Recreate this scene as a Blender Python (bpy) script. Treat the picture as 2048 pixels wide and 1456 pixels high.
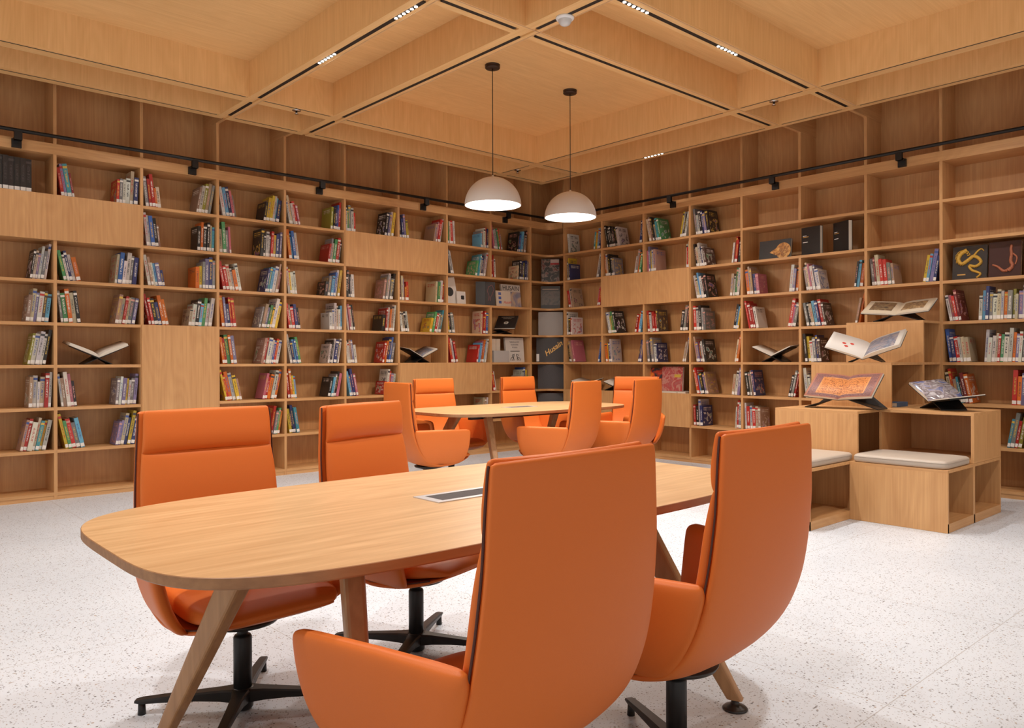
import bpy, bmesh, math, random
from mathutils import Vector, Matrix
PI = math.pi
for o in list(bpy.data.objects):
    bpy.data.objects.remove(o)
SC = bpy.context.scene
COL = SC.collection
R = random.Random(7)

# ---------------------------------------------------------------- camera, world, exposure
YAW = math.radians(47.967)
cam = bpy.data.cameras.new('camera')
cam.sensor_width = 36.0
cam.lens = 1563.6 * 36 / 2048
cam.shift_y = -8.0 / 2048
cam.clip_start = 0.05
camo = bpy.data.objects.new('camera', cam)
COL.objects.link(camo)
camo.matrix_world = (Matrix.Translation((0, 0, 1.1714)) @ Matrix.Rotation(YAW - PI / 2, 4, 'Z')
                     @ Matrix.Rotation(PI / 2, 4, 'X') @ Matrix.Rotation(-0.0029, 4, 'Z'))
SC.camera = camo
SC.view_settings.view_transform = 'Standard'
SC.view_settings.look = 'None'
SC.view_settings.gamma = 1
SC.view_settings.use_curve_mapping = False
SC.view_settings.exposure = 1.17
w = bpy.data.worlds.new('world')
SC.world = w
w.use_nodes = True
w.node_tree.nodes['Background'].inputs[0].default_value = (1.0, 0.97, 0.94, 1)
w.node_tree.nodes['Background'].inputs[1].default_value = 0.37

# room numbers (metres): bookcase fronts lie on y = YL (left wall) and x = XR (right wall)
YL, XR = 7.507, 7.463
DEP = 0.32
ZB, PZ = 0.0615, 0.36            # top of the lowest shelf, shelf pitch
ZC, ZT = 3.466, 3.775            # underside of ceiling beams, coffer ceiling
FAS = 3.012                      # top of the bookcase cornice
DL = [1.562 + 0.6931 * k for k in range(-2, 9)]     # left dividers (x)
DR = [7.243 - 0.6636 * k for k in range(0, 10)]     # right dividers (y)
LWARM = (1.0, 0.97, 0.94)
SPOTS = [  # x, y, z-rotation of module (0 = along x), watts, aim; entries without a lens module are added fill
    (2.925, 5.35, 1, 54, (0, 0)), (2.925, 4.295, 1, 66, (0, 0)),
    (4.015, 3.22, 0, 66, (0, 0)), (5.08, 3.22, 0, 66, (.05, -.05)),
    (7.08, 5.46, 1, 8, (-.2, 0)), (6.339, 4.6, 1, 26, (.2, 0)), (6.339, 2.2, 1, 30, (.2, 0)), (6.339, .8, 1, 18, (.2, 0)),  # all but the first lack a fitting; added to wash the right bookcase
    (.9, 6.599, 0, 13, (0, .2)), (2.3, 6.599, 0, 12, (0, .2)), (4.2, 6.599, 0, 12, (0, .2)), (5.6, 6.599, 0, 14, (0, .2)),  # no fittings on this beam; added to wash the left bookcase
    (1.2, 3.22, 0, 62, (0, 0)), (2.925, 2.0, 1, 82, (0, 0)), (5.1, .58, 0, 52, (0, 0)), (.14, 5.6, 1, 50, (0, 0)),  # unseen and without fittings, added to brighten the room
    (3.0, .58, 0, 8, (0, 0)), (.14, 1.9, 1, 84, (0, 0)),  # unseen as well, added to fill from the near side
]
for i, (x, y, a, wt, aim) in enumerate(SPOTS):
    ld = bpy.data.lights.new('track_and_fill_spot', 'SPOT')
    ld.energy = wt
    ld.color = LWARM
    ld.spot_size = math.radians(125)
    ld.spot_blend = 0.75
    ld.shadow_soft_size = 0.05
    lo = bpy.data.objects.new('track_and_fill_spot', ld)
    COL.objects.link(lo)
    lo.location = (x, y, ZC - 0.012)
    d = Vector((aim[0], aim[1], -1))
    lo.rotation_euler = d.to_track_quat('-Z', 'Y').to_euler()

# ---------------------------------------------------------------- materials
def newmat(name):
    m = bpy.data.materials.new(name)
    m.use_nodes = True
    nt = m.node_tree
    b = nt.nodes['Principled BSDF']
    return m, nt, b

def N(nt, t, **kw):
    n = nt.nodes.new(t)
    for k, v in kw.items():
        setattr(n, k, v)
    return n

def math_node(nt, op, a, b=None, c=None):
    n = nt.nodes.new('ShaderNodeMath')
    n.operation = op
    for i, v in enumerate((a, b, c)):
        if v is None:
            continue
        if isinstance(v, (int, float)):
            n.inputs[i].default_value = v
        else:
            nt.links.new(v, n.inputs[i])
    return n.outputs[0]

def mixc(nt, f, a, b):
    n = nt.nodes.new('ShaderNodeMix')
    n.data_type = 'RGBA'
    for i, v in ((0, f), (6, a), (7, b)):
        if isinstance(v, (int, float)):
            n.inputs[i].default_value = v
        elif isinstance(v, tuple):
            n.inputs[i].default_value = (*v, 1) if len(v) == 3 else v
        else:
            nt.links.new(v, n.inputs[i])
    return n.outputs[2]

def ramp(nt, fac, stops):
    n = nt.nodes.new('ShaderNodeValToRGB')
    nt.links.new(fac, n.inputs[0])
    els = n.color_ramp.elements
    while len(els) < len(stops):
        els.new(0.5)
    for e, (p, c) in zip(els, stops):
        e.position = p
        e.color = (*c, 1)
    return n.outputs[0]

def simple(name, col, rough=0.5, metal=0.0, emit=0.0, bump=None, spec=None):
    m, nt, b = newmat(name)
    b.inputs['Base Color'].default_value = (*col, 1)
    b.inputs['Roughness'].default_value = rough
    b.inputs['Metallic'].default_value = metal
    if spec is not None:
        b.inputs['Specular IOR Level'].default_value = spec
    if emit:
        b.inputs['Emission Color'].default_value = (1, .93, .84, 1)
        b.inputs['Emission Strength'].default_value = emit
    if bump:
        tc = N(nt, 'ShaderNodeTexCoord')
        nz = N(nt, 'ShaderNodeTexNoise')
        nz.inputs['Scale'].default_value = bump[0]
        nt.links.new(tc.outputs['Object'], nz.inputs['Vector'])
        bp = N(nt, 'ShaderNodeBump')
        bp.inputs['Strength'].default_value = bump[1]
        bp.inputs['Distance'].default_value = 0.002
        nt.links.new(nz.outputs[0], bp.inputs['Height'])
        nt.links.new(bp.outputs[0], b.inputs['Normal'])
    return m

def wood(name, axis, light, dark, rough=0.48, fine=90, coarse=1.0):
    m, nt, b = newmat(name)
    g = N(nt, 'ShaderNodeNewGeometry')
    def mapped(s_along, s_across):
        mp = N(nt, 'ShaderNodeMapping')
        sc = [s_across] * 3
        sc[axis] = s_along
        mp.inputs['Scale'].default_value = sc
        nt.links.new(g.outputs['Position'], mp.inputs['Vector'])
        return mp.outputs[0]
    n1 = N(nt, 'ShaderNodeTexNoise')
    n1.inputs['Scale'].default_value = 1
    n1.inputs['Detail'].default_value = 4
    nt.links.new(mapped(2.2, fine), n1.inputs['Vector'])
    n2 = N(nt, 'ShaderNodeTexNoise')
    n2.inputs['Scale'].default_value = 1
    n2.inputs['Detail'].default_value = 3
    n2.inputs['Distortion'].default_value = 1.2
    nt.links.new(mapped(0.9 * coarse, 9 * coarse), n2.inputs['Vector'])
    # cathedral rings
    n3 = N(nt, 'ShaderNodeTexNoise')
    n3.inputs['Scale'].default_value = 1
    n3.inputs['Detail'].default_value = 1
    nt.links.new(mapped(0.7, 3.2), n3.inputs['Vector'])
    rings = math_node(nt, 'FRACT', math_node(nt, 'MULTIPLY', n3.outputs[0], 14.0))
    rings = math_node(nt, 'ABSOLUTE', math_node(nt, 'SUBTRACT', rings, 0.5))
    f = math_node(nt, 'MULTIPLY', n1.outputs[0], 0.55)
    f = math_node(nt, 'ADD', f, math_node(nt, 'MULTIPLY', n2.outputs[0], 0.35))
    f = math_node(nt, 'ADD', f, math_node(nt, 'MULTIPLY', rings, 0.2))
    c = ramp(nt, f, [(0.32, dark), (0.52, tuple((a + b_) / 2 for a, b_ in zip(light, dark))), (0.7, light)])
    nt.links.new(c, b.inputs['Base Color'])
    b.inputs['Roughness'].default_value = rough
    bp = N(nt, 'ShaderNodeBump')
    bp.inputs['Strength'].default_value = 0.06
    bp.inputs['Distance'].default_value = 0.002
    nt.links.new(n1.outputs[0], bp.inputs['Height'])
    nt.links.new(bp.outputs[0], b.inputs['Normal'])
    return m

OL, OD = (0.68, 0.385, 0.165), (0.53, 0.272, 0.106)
WZ = wood('oak_veneer_vertical', 2, OL, OD)
WX = wood('oak_veneer_along_x', 0, OL, OD)
WY = wood('oak_veneer_along_y', 1, OL, OD)
CL_LIT, CD_LIT = (0.92, 0.60, 0.28), (0.80, 0.49, 0.205)  # lighter than the wall oak: reflected light put into the ceiling colour
KZ = wood('oak_beam_veneer_lit', 2, CL_LIT, CD_LIT)
KX = wood('oak_ceiling_veneer_lit_x', 0, CL_LIT, CD_LIT)
KY = wood('oak_ceiling_veneer_lit_y', 1, CL_LIT, CD_LIT)
WT = wood('oak_table_top', 0, (0.68, 0.43, 0.215), (0.49, 0.28, 0.12), 0.38, 55, 1.3)
WE = wood('oak_table_edge', 0, (0.42, 0.22, 0.10), (0.28, 0.135, 0.06), 0.5, 60)
WLEG = wood('oak_table_leg', 2, (0.50, 0.27, 0.12), (0.34, 0.17, 0.07), 0.45, 60)
EDGE = simple('oak_edge_band', (0.70, 0.45, 0.25), 0.5)
BLACK = simple('black_metal', (0.018, 0.016, 0.015), 0.42, 0.3)
SLOT = simple('black_track', (0.012, 0.01, 0.009), 0.5)
DKGREY = simple('dark_grey_metal', (0.05, 0.045, 0.042), 0.38, 0.6)
WHITEM = simple('white_plastic', (0.8, 0.8, 0.8), 0.4)
CHROME = simple('chrome', (0.7, 0.7, 0.7), 0.2, 1.0)
LED = simple('led_lens', (1, 1, 1), 0.3, 0, 10)
DIFF = simple('lamp_diffuser', (1, 1, 1), 0.5, 0, 5)
SHADE = simple('pendant_shade', (0.74, 0.70, 0.66), 0.55)
BRONZE = simple('bronze_canopy', (0.05, 0.028, 0.02), 0.45, 0.4)
LEATHER = simple('orange_leather', (0.68, 0.165, 0.027), 0.5, 0, 0, (420, .12), 0.3)
LEATHERB = simple('orange_leather_seam', (0.60, 0.145, 0.03), 0.5)
PIPING = simple('dark_piping', (0.075, 0.02, 0.012), 0.6)
CUSH = simple('taupe_vinyl', (0.47, 0.40, 0.33), 0.42, 0, 0, (30, .1))
PAPER = simple('book_paper', (0.72, 0.66, 0.56), 0.8)
LABELM = simple('call_number_label', (0.80, 0.78, 0.74), 0.6)
GOLD = simple('gold_lettering', (0.62, 0.36, 0.10), 0.4, 0.3)
REDINK = simple('red_ink', (0.6, 0.05, 0.03), 0.6)
BLACKINK = simple('black_ink', (0.03, 0.03, 0.03), 0.6)
WHITEINK = simple('white_ink', (0.85, 0.83, 0.8), 0.6)
GREYC = simple('grey_card', (0.42, 0.39, 0.37), 0.6)

def terrazzo():
    m, nt, b = newmat('white_terrazzo')
    g = N(nt, 'ShaderNodeNewGeometry')
    col = None
    n0 = N(nt, 'ShaderNodeTexNoise')
    n0.inputs['Scale'].default_value = 1.6
    nt.links.new(g.outputs['Position'], n0.inputs['Vector'])
    base = ramp(nt, n0.outputs[0], [(0.3, (0.56, 0.605, 0.66)), (0.7, (0.63, 0.675, 0.73))])
    n9 = N(nt, 'ShaderNodeTexNoise')
    n9.inputs['Scale'].default_value = 260
    nt.links.new(g.outputs['Position'], n9.inputs['Vector'])
    base = mixc(nt, math_node(nt, 'MULTIPLY', n9.outputs[0], 0.45), base, (0.73, 0.78, 0.84))
    for sc, thr, rnd, cc in ((110, 0.33, 0.78, (0.15, 0.145, 0.15)), (170, 0.36, 0.60, (0.38, 0.375, 0.38)), (80, 0.24, 0.88, (0.34, 0.26, 0.20))):
        mp = N(nt, 'ShaderNodeMapping')
        mp.inputs['Location'].default_value = (sc, sc * 2, 0)
        mp.inputs['Rotation'].default_value = (0, 0, sc)
        nt.links.new(g.outputs['Position'], mp.inputs['Vector'])
        v = N(nt, 'ShaderNodeTexVoronoi')
        v.inputs['Scale'].default_value = sc
        nt.links.new(mp.outputs[0], v.inputs['Vector'])
        sep = N(nt, 'ShaderNodeSeparateColor')
        nt.links.new(v.outputs['Color'], sep.inputs[0])
        near = math_node(nt, 'LESS_THAN', v.outputs['Distance'], math_node(nt, 'MULTIPLY', sep.outputs[1], thr * 1.5))
        pick = math_node(nt, 'GREATER_THAN', sep.outputs[0], rnd)
        base = mixc(nt, math_node(nt, 'MULTIPLY', near, pick), base, cc)
    # slab joints
    sp = N(nt, 'ShaderNodeSeparateXYZ')
    nt.links.new(g.outputs['Position'], sp.inputs[0])
    for ax, off in ((0, 0.31), (1, JY)):
        t = math_node(nt, 'FRACT', math_node(nt, 'DIVIDE', math_node(nt, 'SUBTRACT', sp.outputs[ax], off - 12), 1.2))
        l = math_node(nt, 'LESS_THAN', t, 0.0032)
        base = mixc(nt, math_node(nt, 'MULTIPLY', l, 0.65), base, (0.36, 0.34, 0.32))
    nt.links.new(base, b.inputs['Base Color'])
    b.inputs['Roughness'].default_value = 0.42
    return m
JY = 3.515
TERR = terrazzo()

def book_mat(kind):
    m, nt, b = newmat('book_' + kind)
    a1 = N(nt, 'ShaderNodeAttribute', attribute_name='col')
    a2 = N(nt, 'ShaderNodeAttribute', attribute_name='col2')
    uv = N(nt, 'ShaderNodeUVMap')
    sp = N(nt, 'ShaderNodeSeparateXYZ')
    nt.links.new(uv.outputs[0], sp.inputs[0])
    seed = math_node(nt, 'FLOOR', sp.outputs[0])
    u = math_node(nt, 'FRACT', sp.outputs[0])
    v = sp.outputs[1]
    rnd = math_node(nt, 'FRACT', math_node(nt, 'MULTIPLY', math_node(nt, 'SINE', math_node(nt, 'MULTIPLY', seed, 12.9898)), 437.58))
    def noise(su, sv, det=2):
        cb = N(nt, 'ShaderNodeCombineXYZ')
        nt.links.new(math_node(nt, 'MULTIPLY', u, su), cb.inputs[0])
        nt.links.new(math_node(nt, 'MULTIPLY', v, sv), cb.inputs[1])
        nt.links.new(math_node(nt, 'MULTIPLY', seed, 3.7), cb.inputs[2])
        n = N(nt, 'ShaderNodeTexNoise')
        n.inputs['Scale'].default_value = 1
        n.inputs['Detail'].default_value = det
        nt.links.new(cb.outputs[0], n.inputs['Vector'])
        return n
    def rng(x, lo, hi):
        return math_node(nt, 'MULTIPLY', math_node(nt, 'GREATER_THAN', x, lo), math_node(nt, 'LESS_THAN', x, hi))
    c = a1.outputs['Color']
    if kind == 'spine':   # u along height
        c = mixc(nt, math_node(nt, 'MULTIPLY', rng(u, 0.86, 0.93), math_node(nt, 'GREATER_THAN', rnd, 0.5)), c, a2.outputs['Color'])
        txt = math_node(nt, 'GREATER_THAN', noise(55, 3).outputs[0], 0.5)
        zone = math_node(nt, 'MULTIPLY', rng(u, 0.3, 0.8), rng(v, 0.28, 0.72))
        c = mixc(nt, math_node(nt, 'MULTIPLY', math_node(nt, 'MULTIPLY', txt, zone), 0.85), c, a2.outputs['Color'])
    else:
        nz = noise(4.5, 5.0, 5)
        art = rng(nz.outputs[0], 0.53, 0.60)
        art2 = math_node(nt, 'GREATER_THAN', nz.outputs[0], 0.60)
        inz = math_node(nt, 'MULTIPLY', rng(u, 0.1, 0.9), rng(v, 0.08, 0.66))
        on = math_node(nt, 'GREATER_THAN', rnd, 0.30)
        inz = math_node(nt, 'MULTIPLY', inz, on)
        c = mixc(nt, math_node(nt, 'MULTIPLY', math_node(nt, 'MULTIPLY', art, inz), 0.8), c, a2.outputs['Color'])
        hue = N(nt, 'ShaderNodeCombineColor', mode='HSV')
        nt.links.new(rnd, hue.inputs[0])
        hue.inputs[1].default_value = 0.6
        hue.inputs[2].default_value = 0.35
        c = mixc(nt, math_node(nt, 'MULTIPLY', math_node(nt, 'MULTIPLY', art2, inz), 0.7), c, hue.outputs[0])
        row = math_node(nt, 'LESS_THAN', math_node(nt, 'FRACT', math_node(nt, 'MULTIPLY', v, 14.0)), 0.55)
        txt = math_node(nt, 'GREATER_THAN', noise(26, 2, 1).outputs[0], 0.46)
        tz = math_node(nt, 'MULTIPLY', rng(v, 0.74, 0.90), rng(u, 0.14, 0.86))
        tz = math_node(nt, 'MULTIPLY', math_node(nt, 'MULTIPLY', tz, row), txt)
        c = mixc(nt, math_node(nt, 'MULTIPLY', tz, 0.9), c, a2.outputs['Color'])
    nt.links.new(c, b.inputs['Base Color'])
    b.inputs['Roughness'].default_value = 0.38
    return m
BSP, BART = book_mat('spine'), book_mat('cover')

def art_mat(name, cols, scale=6, rough=0.4, kind='noise'):
    """a printed picture: procedural patches in the given colours, in object space"""
    m, nt, b = newmat(name)
    tc = N(nt, 'ShaderNodeTexCoord')
    if kind == 'noise':
        n = N(nt, 'ShaderNodeTexNoise')
        n.inputs['Scale'].default_value = scale
        n.inputs['Detail'].default_value = 5
        n.inputs['Distortion'].default_value = 1.0
        nt.links.new(tc.outputs['Object'], n.inputs['Vector'])
        f = n.outputs[0]
    else:
        n = N(nt, 'ShaderNodeTexVoronoi')
        n.inputs['Scale'].default_value = scale
        nt.links.new(tc.outputs['Object'], n.inputs['Vector'])
        f = n.outputs['Distance']
    k = len(cols)
    lo, hi = (0.36, 0.64) if kind == 'noise' else (0.1, 0.75)
    c = ramp(nt, f, [(lo + (hi - lo) * i / (k - 1), cc) for i, cc in enumerate(cols)])
    nt.links.new(c, b.inputs['Base Color'])
    b.inputs['Roughness'].default_value = rough
    return m

# ---------------------------------------------------------------- helpers
def link(name, bm, mats, parent=None, smooth=False, loc=None, rot=None):
    bmesh.ops.recalc_face_normals(bm, faces=bm.faces)
    me = bpy.data.meshes.new(name)
    bm.to_mesh(me)
    bm.free()
    if not isinstance(mats, (list, tuple)):
        mats = [mats]
    for m in mats:
        me.materials.append(m)
    if smooth:
        for p in me.polygons:
            p.use_smooth = True
    o = bpy.data.objects.new(name, me)
    COL.objects.link(o)
    if parent:
        o.parent = parent
    if loc is not None:
        o.location = loc
    if rot is not None:
        o.rotation_euler = rot
    return o

def empty(name, loc=(0, 0, 0), rz=0):
    o = bpy.data.objects.new(name, None)
    o.empty_display_size = 0.1
    COL.objects.link(o)
    o.location = loc
    o.rotation_euler = (0, 0, rz)
    return o

def tag(o, label, cat, group=None, kind=None):
    o['label'] = label
    o['category'] = cat
    if group:
        o['group'] = group
    if kind:
        o['kind'] = kind
    return o

def struct(o, label=None):
    o['kind'] = 'structure'
    if label:
        o['label'] = label
    return o

def box(bm, x0, x1, y0, y1, z0, z1, mi=0, M=None):
    vs = [bm.verts.new(p) for p in ((x0, y0, z0), (x1, y0, z0), (x1, y1, z0), (x0, y1, z0), (x0, y0, z1), (x1, y0, z1), (x1, y1, z1), (x0, y1, z1))]
    fs = []
    for f in ((0, 3, 2, 1), (4, 5, 6, 7), (0, 1, 5, 4), (1, 2, 6, 5), (2, 3, 7, 6), (3, 0, 4, 7)):
        fc = bm.faces.new([vs[i] for i in f])
        fc.material_index = mi
        fs.append(fc)
    if M is not None:
        for v in vs:
            v.co = M @ v.co
    return fs

def bx(name, x0, x1, y0, y1, z0, z1, mat, parent=None, bev=0.0, seg=2):
    bm = bmesh.new()
    box(bm, x0, x1, y0, y1, z0, z1)
    if bev:
        bmesh.ops.bevel(bm, geom=list(bm.edges), offset=bev, segments=seg, profile=0.5, affect='EDGES')
    return link(name, bm, mat, parent, smooth=False)

def cyl(bm, p0, p1, r0, r1=None, n=20, cap=True, mi=0):
    r1 = r0 if r1 is None else r1
    p0, p1 = Vector(p0), Vector(p1)
    q = (p1 - p0).to_track_quat('Z', 'Y')
    A, B = [], []
    for i in range(n):
        a = 2 * PI * i / n
        v = q @ Vector((math.cos(a), math.sin(a), 0))
        A.append(bm.verts.new(p0 + v * r0))
        B.append(bm.verts.new(p1 + v * r1))
    for i in range(n):
        f = bm.faces.new((A[i], A[(i + 1) % n], B[(i + 1) % n], B[i]))
        f.material_index = mi
        f.smooth = True
    if cap:
        for f in (bm.faces.new(A[::-1]), bm.faces.new(B)):
            f.material_index = mi

def lathe(bm, prof, n=48, c=(0, 0, 0)):
    rings = []
    for r, z in prof:
        if r < 1e-5:
            rings.append([bm.verts.new((c[0], c[1], c[2] + z))])
        else:
            rings.append([bm.verts.new((c[0] + r * math.cos(2 * PI * i / n), c[1] + r * math.sin(2 * PI * i / n), c[2] + z)) for i in range(n)])
    for a, b in zip(rings, rings[1:]):
        for i in range(n):
            j = (i + 1) % n
            if len(a) == 1:
                bm.faces.new((a[0], b[i], b[j]))
            elif len(b) == 1:
                bm.faces.new((a[i], a[j], b[0]))
            else:
                bm.faces.new((a[i], a[j], b[j], b[i]))

def interp(tab, s):
    """monotone cubic lookup in a table of tuples at parameter s in 0..len-1 (no overshoot)"""
    n = len(tab)
    i = min(int(s), n - 2)
    f = s - i
    out = []
    for k in range(len(tab[0])):
        def sl(j):
            return tab[j + 1][k] - tab[j][k] if 0 <= j < n - 1 else None
        def tan(j):
            a_, b_ = sl(j - 1), sl(j)
            if a_ is None:
                return b_
            if b_ is None:
                return a_
            return 0 if a_ * b_ <= 0 else 2 * a_ * b_ / (a_ + b_)
        p0, p1, m0, m1 = tab[i][k], tab[i + 1][k], tan(i), tan(i + 1)
        out.append((2 * f ** 3 - 3 * f * f + 1) * p0 + (f ** 3 - 2 * f * f + f) * m0 + (3 * f * f - 2 * f ** 3) * p1 + (f ** 3 - f * f) * m1)
    return out

def sgnpow(v, e):
    return math.copysign(abs(v) ** e, v)

def loft(bm, rings, cap=True):
    R_ = [[bm.verts.new(p) for p in r] for r in rings]
    n = len(R_[0])
    for a, b in zip(R_, R_[1:]):
        for i in range(n):
            bm.faces.new((a[i], a[(i + 1) % n], b[(i + 1) % n], b[i]))
    if cap:
        bm.faces.new(R_[0][::-1])
        bm.faces.new(R_[-1])

# ---------------------------------------------------------------- floor, walls, ceiling
X0, Y0 = -4.2, -4.2
BXL, BYB = XR + DEP, YL + DEP
struct(bx('floor', X0, BXL + .1, Y0, BYB + .1, -0.1, 0, TERR), 'speckled white terrazzo floor with thin slab joints')
struct(bx('wall_left', X0, BXL + .1, BYB + .02, BYB + .12, 0, ZT + .1, WZ), 'oak panelled wall behind the left bookcase')
struct(bx('wall_right', BXL + .02, BXL + .12, Y0, BYB + .12, 0, ZT + .1, WZ), 'oak panelled wall behind the right bookcase')
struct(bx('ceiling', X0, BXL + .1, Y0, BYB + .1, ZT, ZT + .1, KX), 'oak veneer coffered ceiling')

# beams: ('x', y0, y1) runs along x, ('y', x0, x1) runs along y;  slot offset from room side
NB = [0]
def beam(d, a0, a1, lo, hi, sl0, sl1, mat):
    NB[0] += 1
    bm = bmesh.new()
    zs = ZC + .012
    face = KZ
    def bb(u0, u1, v0, v1, z0, z1, mi=0):
        if d == 'x':
            box(bm, v0, v1, u0, u1, z0, z1, mi)
        else:
            box(bm, u0, u1, v0, v1, z0, z1, mi)
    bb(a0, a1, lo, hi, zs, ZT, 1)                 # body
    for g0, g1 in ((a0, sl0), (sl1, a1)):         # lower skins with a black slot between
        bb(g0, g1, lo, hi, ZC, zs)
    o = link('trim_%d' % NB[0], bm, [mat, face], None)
    struct(o, 'oak ceiling beam')
    return o

def slot_strip(d, s0, s1, lo, hi):
    bm = bmesh.new()
    if d == 'x':
        box(bm, lo, hi, s0, s1, ZC + .0008, ZC + .0119)
    else:
        box(bm, s0, s1, lo, hi, ZC + .0008, ZC + .0119)
    NB[0] += 1
    struct(link('trim_%d' % NB[0], bm, SLOT), 'black lighting track recessed in a ceiling beam')

XB = [(-.72, -.58, .06), (.075, .215, .06), (2.86, 2.995, .06), (3.67, 3.824, .075), (6.32, 6.445, .012), (7.05, 7.15, .02)]
YB = [(-3.1, -2.97, .06), (-.25, -.11, .06), (.51, .655, .06), (3.16, 3.29, .06), (3.925, 4.075, .06), (6.57, 6.71, .02), (7.22, 7.34, .02)]
xc = [p for p in XB]
yc = [p for p in YB]
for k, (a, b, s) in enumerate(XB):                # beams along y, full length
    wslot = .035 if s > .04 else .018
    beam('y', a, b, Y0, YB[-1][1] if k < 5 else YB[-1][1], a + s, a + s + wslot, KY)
    # broken at the crossings, as the tracks are
    cuts = [Y0] + [v for p in YB for v in (p[0] - .02, p[1] + .02)] + [BYB]
    for i in range(0, len(cuts) - 1, 2):
        lo, hi = cuts[i], min(cuts[i + 1], YB[-1][0] - .02)
        if hi - lo > .1:
            slot_strip('y', a + s, a + s + wslot, lo, hi)
for k, (a, b, s) in enumerate(YB):                # beams along x, between the y-beams
    wslot = .035 if s > .04 else .018
    edges = [X0] + [v for p in XB for v in (p[0], p[1])]
    for i in range(0, len(edges) - 1, 2):
        lo, hi = edges[i], edges[i + 1]
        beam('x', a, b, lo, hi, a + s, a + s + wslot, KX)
        if hi - lo > .3:
            slot_strip('x', a + s, a + s + wslot, lo + .02, hi - .02)
# thin shadow-gap battens on beam undersides (light line beside the slot)
for (d, pos, lo, hi) in [('y', 2.983, Y0, 7.22), ('y', 3.812, Y0, 7.22), ('x', 3.172, X0, 7.05), ('x', 3.937, X0, 7.05)]:
    bm = bmesh.new()
    if d == 'y':
        box(bm, pos, pos + .006, lo, hi, ZC - .004, ZC)
    else:
        box(bm, lo, hi, pos - .006, pos, ZC - .004, ZC)
    NB[0] += 1
    struct(link('trim_%d' % NB[0], bm, EDGE), 'thin raised line along a ceiling beam')
# cross blades from the edge beams to the bookcases
for X in (2.949, 3.642, DL[1], DL[0]):
    NB[0] += 1
    struct(bx('trim_%d' % NB[0], X - .016, X + .016, YB[-1][1], BYB, ZC, ZT, WY), 'short beam joining edge beam and bookcase')
for Y in (3.925, 3.261, DR[9]):
    NB[0] += 1
    struct(bx('trim_%d' % NB[0], XB[-1][1], BXL, Y - .016, Y + .016, ZC, ZT, WX), 'short beam joining edge beam and bookcase')

# ---------------------------------------------------------------- light modules
def lens_module(x, y, along_y, label):
    m = empty('linear_spotlight', (x, y, ZC), PI / 2 if along_y else 0)
    tag(m, label, 'ceiling light', 'linear spotlights in the ceiling tracks')
    bm = bmesh.new()
    box(bm, -.14, .14, -.0165, .0165, -.001, .011)
    link('housing', bm, BLACK, m)
    for i in range(6):
        bm = bmesh.new()
        cyl(bm, (-.115 + .046 * i, 0, -.0035), (-.115 + .046 * i, 0, -.001), .011, n=16)
        link('lens', bm, LED, m)
    return m
LM = ['six lens linear spotlight in the left beam, nearer the bookcase', 'six lens linear spotlight in the left beam, nearer the top of the photo',
      'six lens linear spotlight in the right beam, at the top edge of the photo', 'six lens linear spotlight in the right beam, farther along towards the right wall']
lens_module(2.9375, 5.35, True, LM[0])
lens_module(2.9375, 4.295, True, LM[1])
lens_module(4.015, 3.2375, False, LM[2])
lens_module(5.08, 3.2375, False, LM[3])
lens_module(7.077, 5.46, True, 'small linear spotlight above the right bookcase, right of the white pendants')

def dome_sensor():
    o = empty('motion_sensor', (3.777, 3.65, ZC))
    tag(o, 'white domed motion sensor on the ceiling beam, top centre', 'sensor')
    bm = bmesh.new()
    lathe(bm, [(0, 0), (.062, 0), (.062, -.008), (.055, -.016), (.045, -.018)])
    link('base', bm, WHITEM, o, True)
    bm = bmesh.new()
    lathe(bm, [(.045, -.014), (.043, -.032), (.032, -.048), (.016, -.056), (0, -.058)])
    link('dome', bm, simple('frosted_dome', (.62, .62, .62), .25), o, True)
dome_sensor()
for (x, y, lab) in ((3.335, 6.64, 'small chrome sprinkler under the ceiling between the two left beams'),
                    (6.39, 3.6, 'small chrome sprinkler under the ceiling near the right wall'),
                    (6.385, 6.97, 'small chrome sprinkler between the pendants at the far corner')):
    o = empty('sprinkler', (x, y, ZC))
    tag(o, lab, 'sprinkler', 'ceiling sprinklers')
    bm = bmesh.new()
    lathe(bm, [(0, 0), (.040, 0), (.040, -.005), (.028, -.009), (.012, -.010)], 24)
    link('escutcheon', bm, CHROME, o, True)
    bm = bmesh.new()
    lathe(bm, [(0, -.006), (.010, -.006), (.009, -.03), (.018, -.032), (.018, -.035), (0, -.035)], 16)
    link('head', bm, CHROME, o, True)

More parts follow.
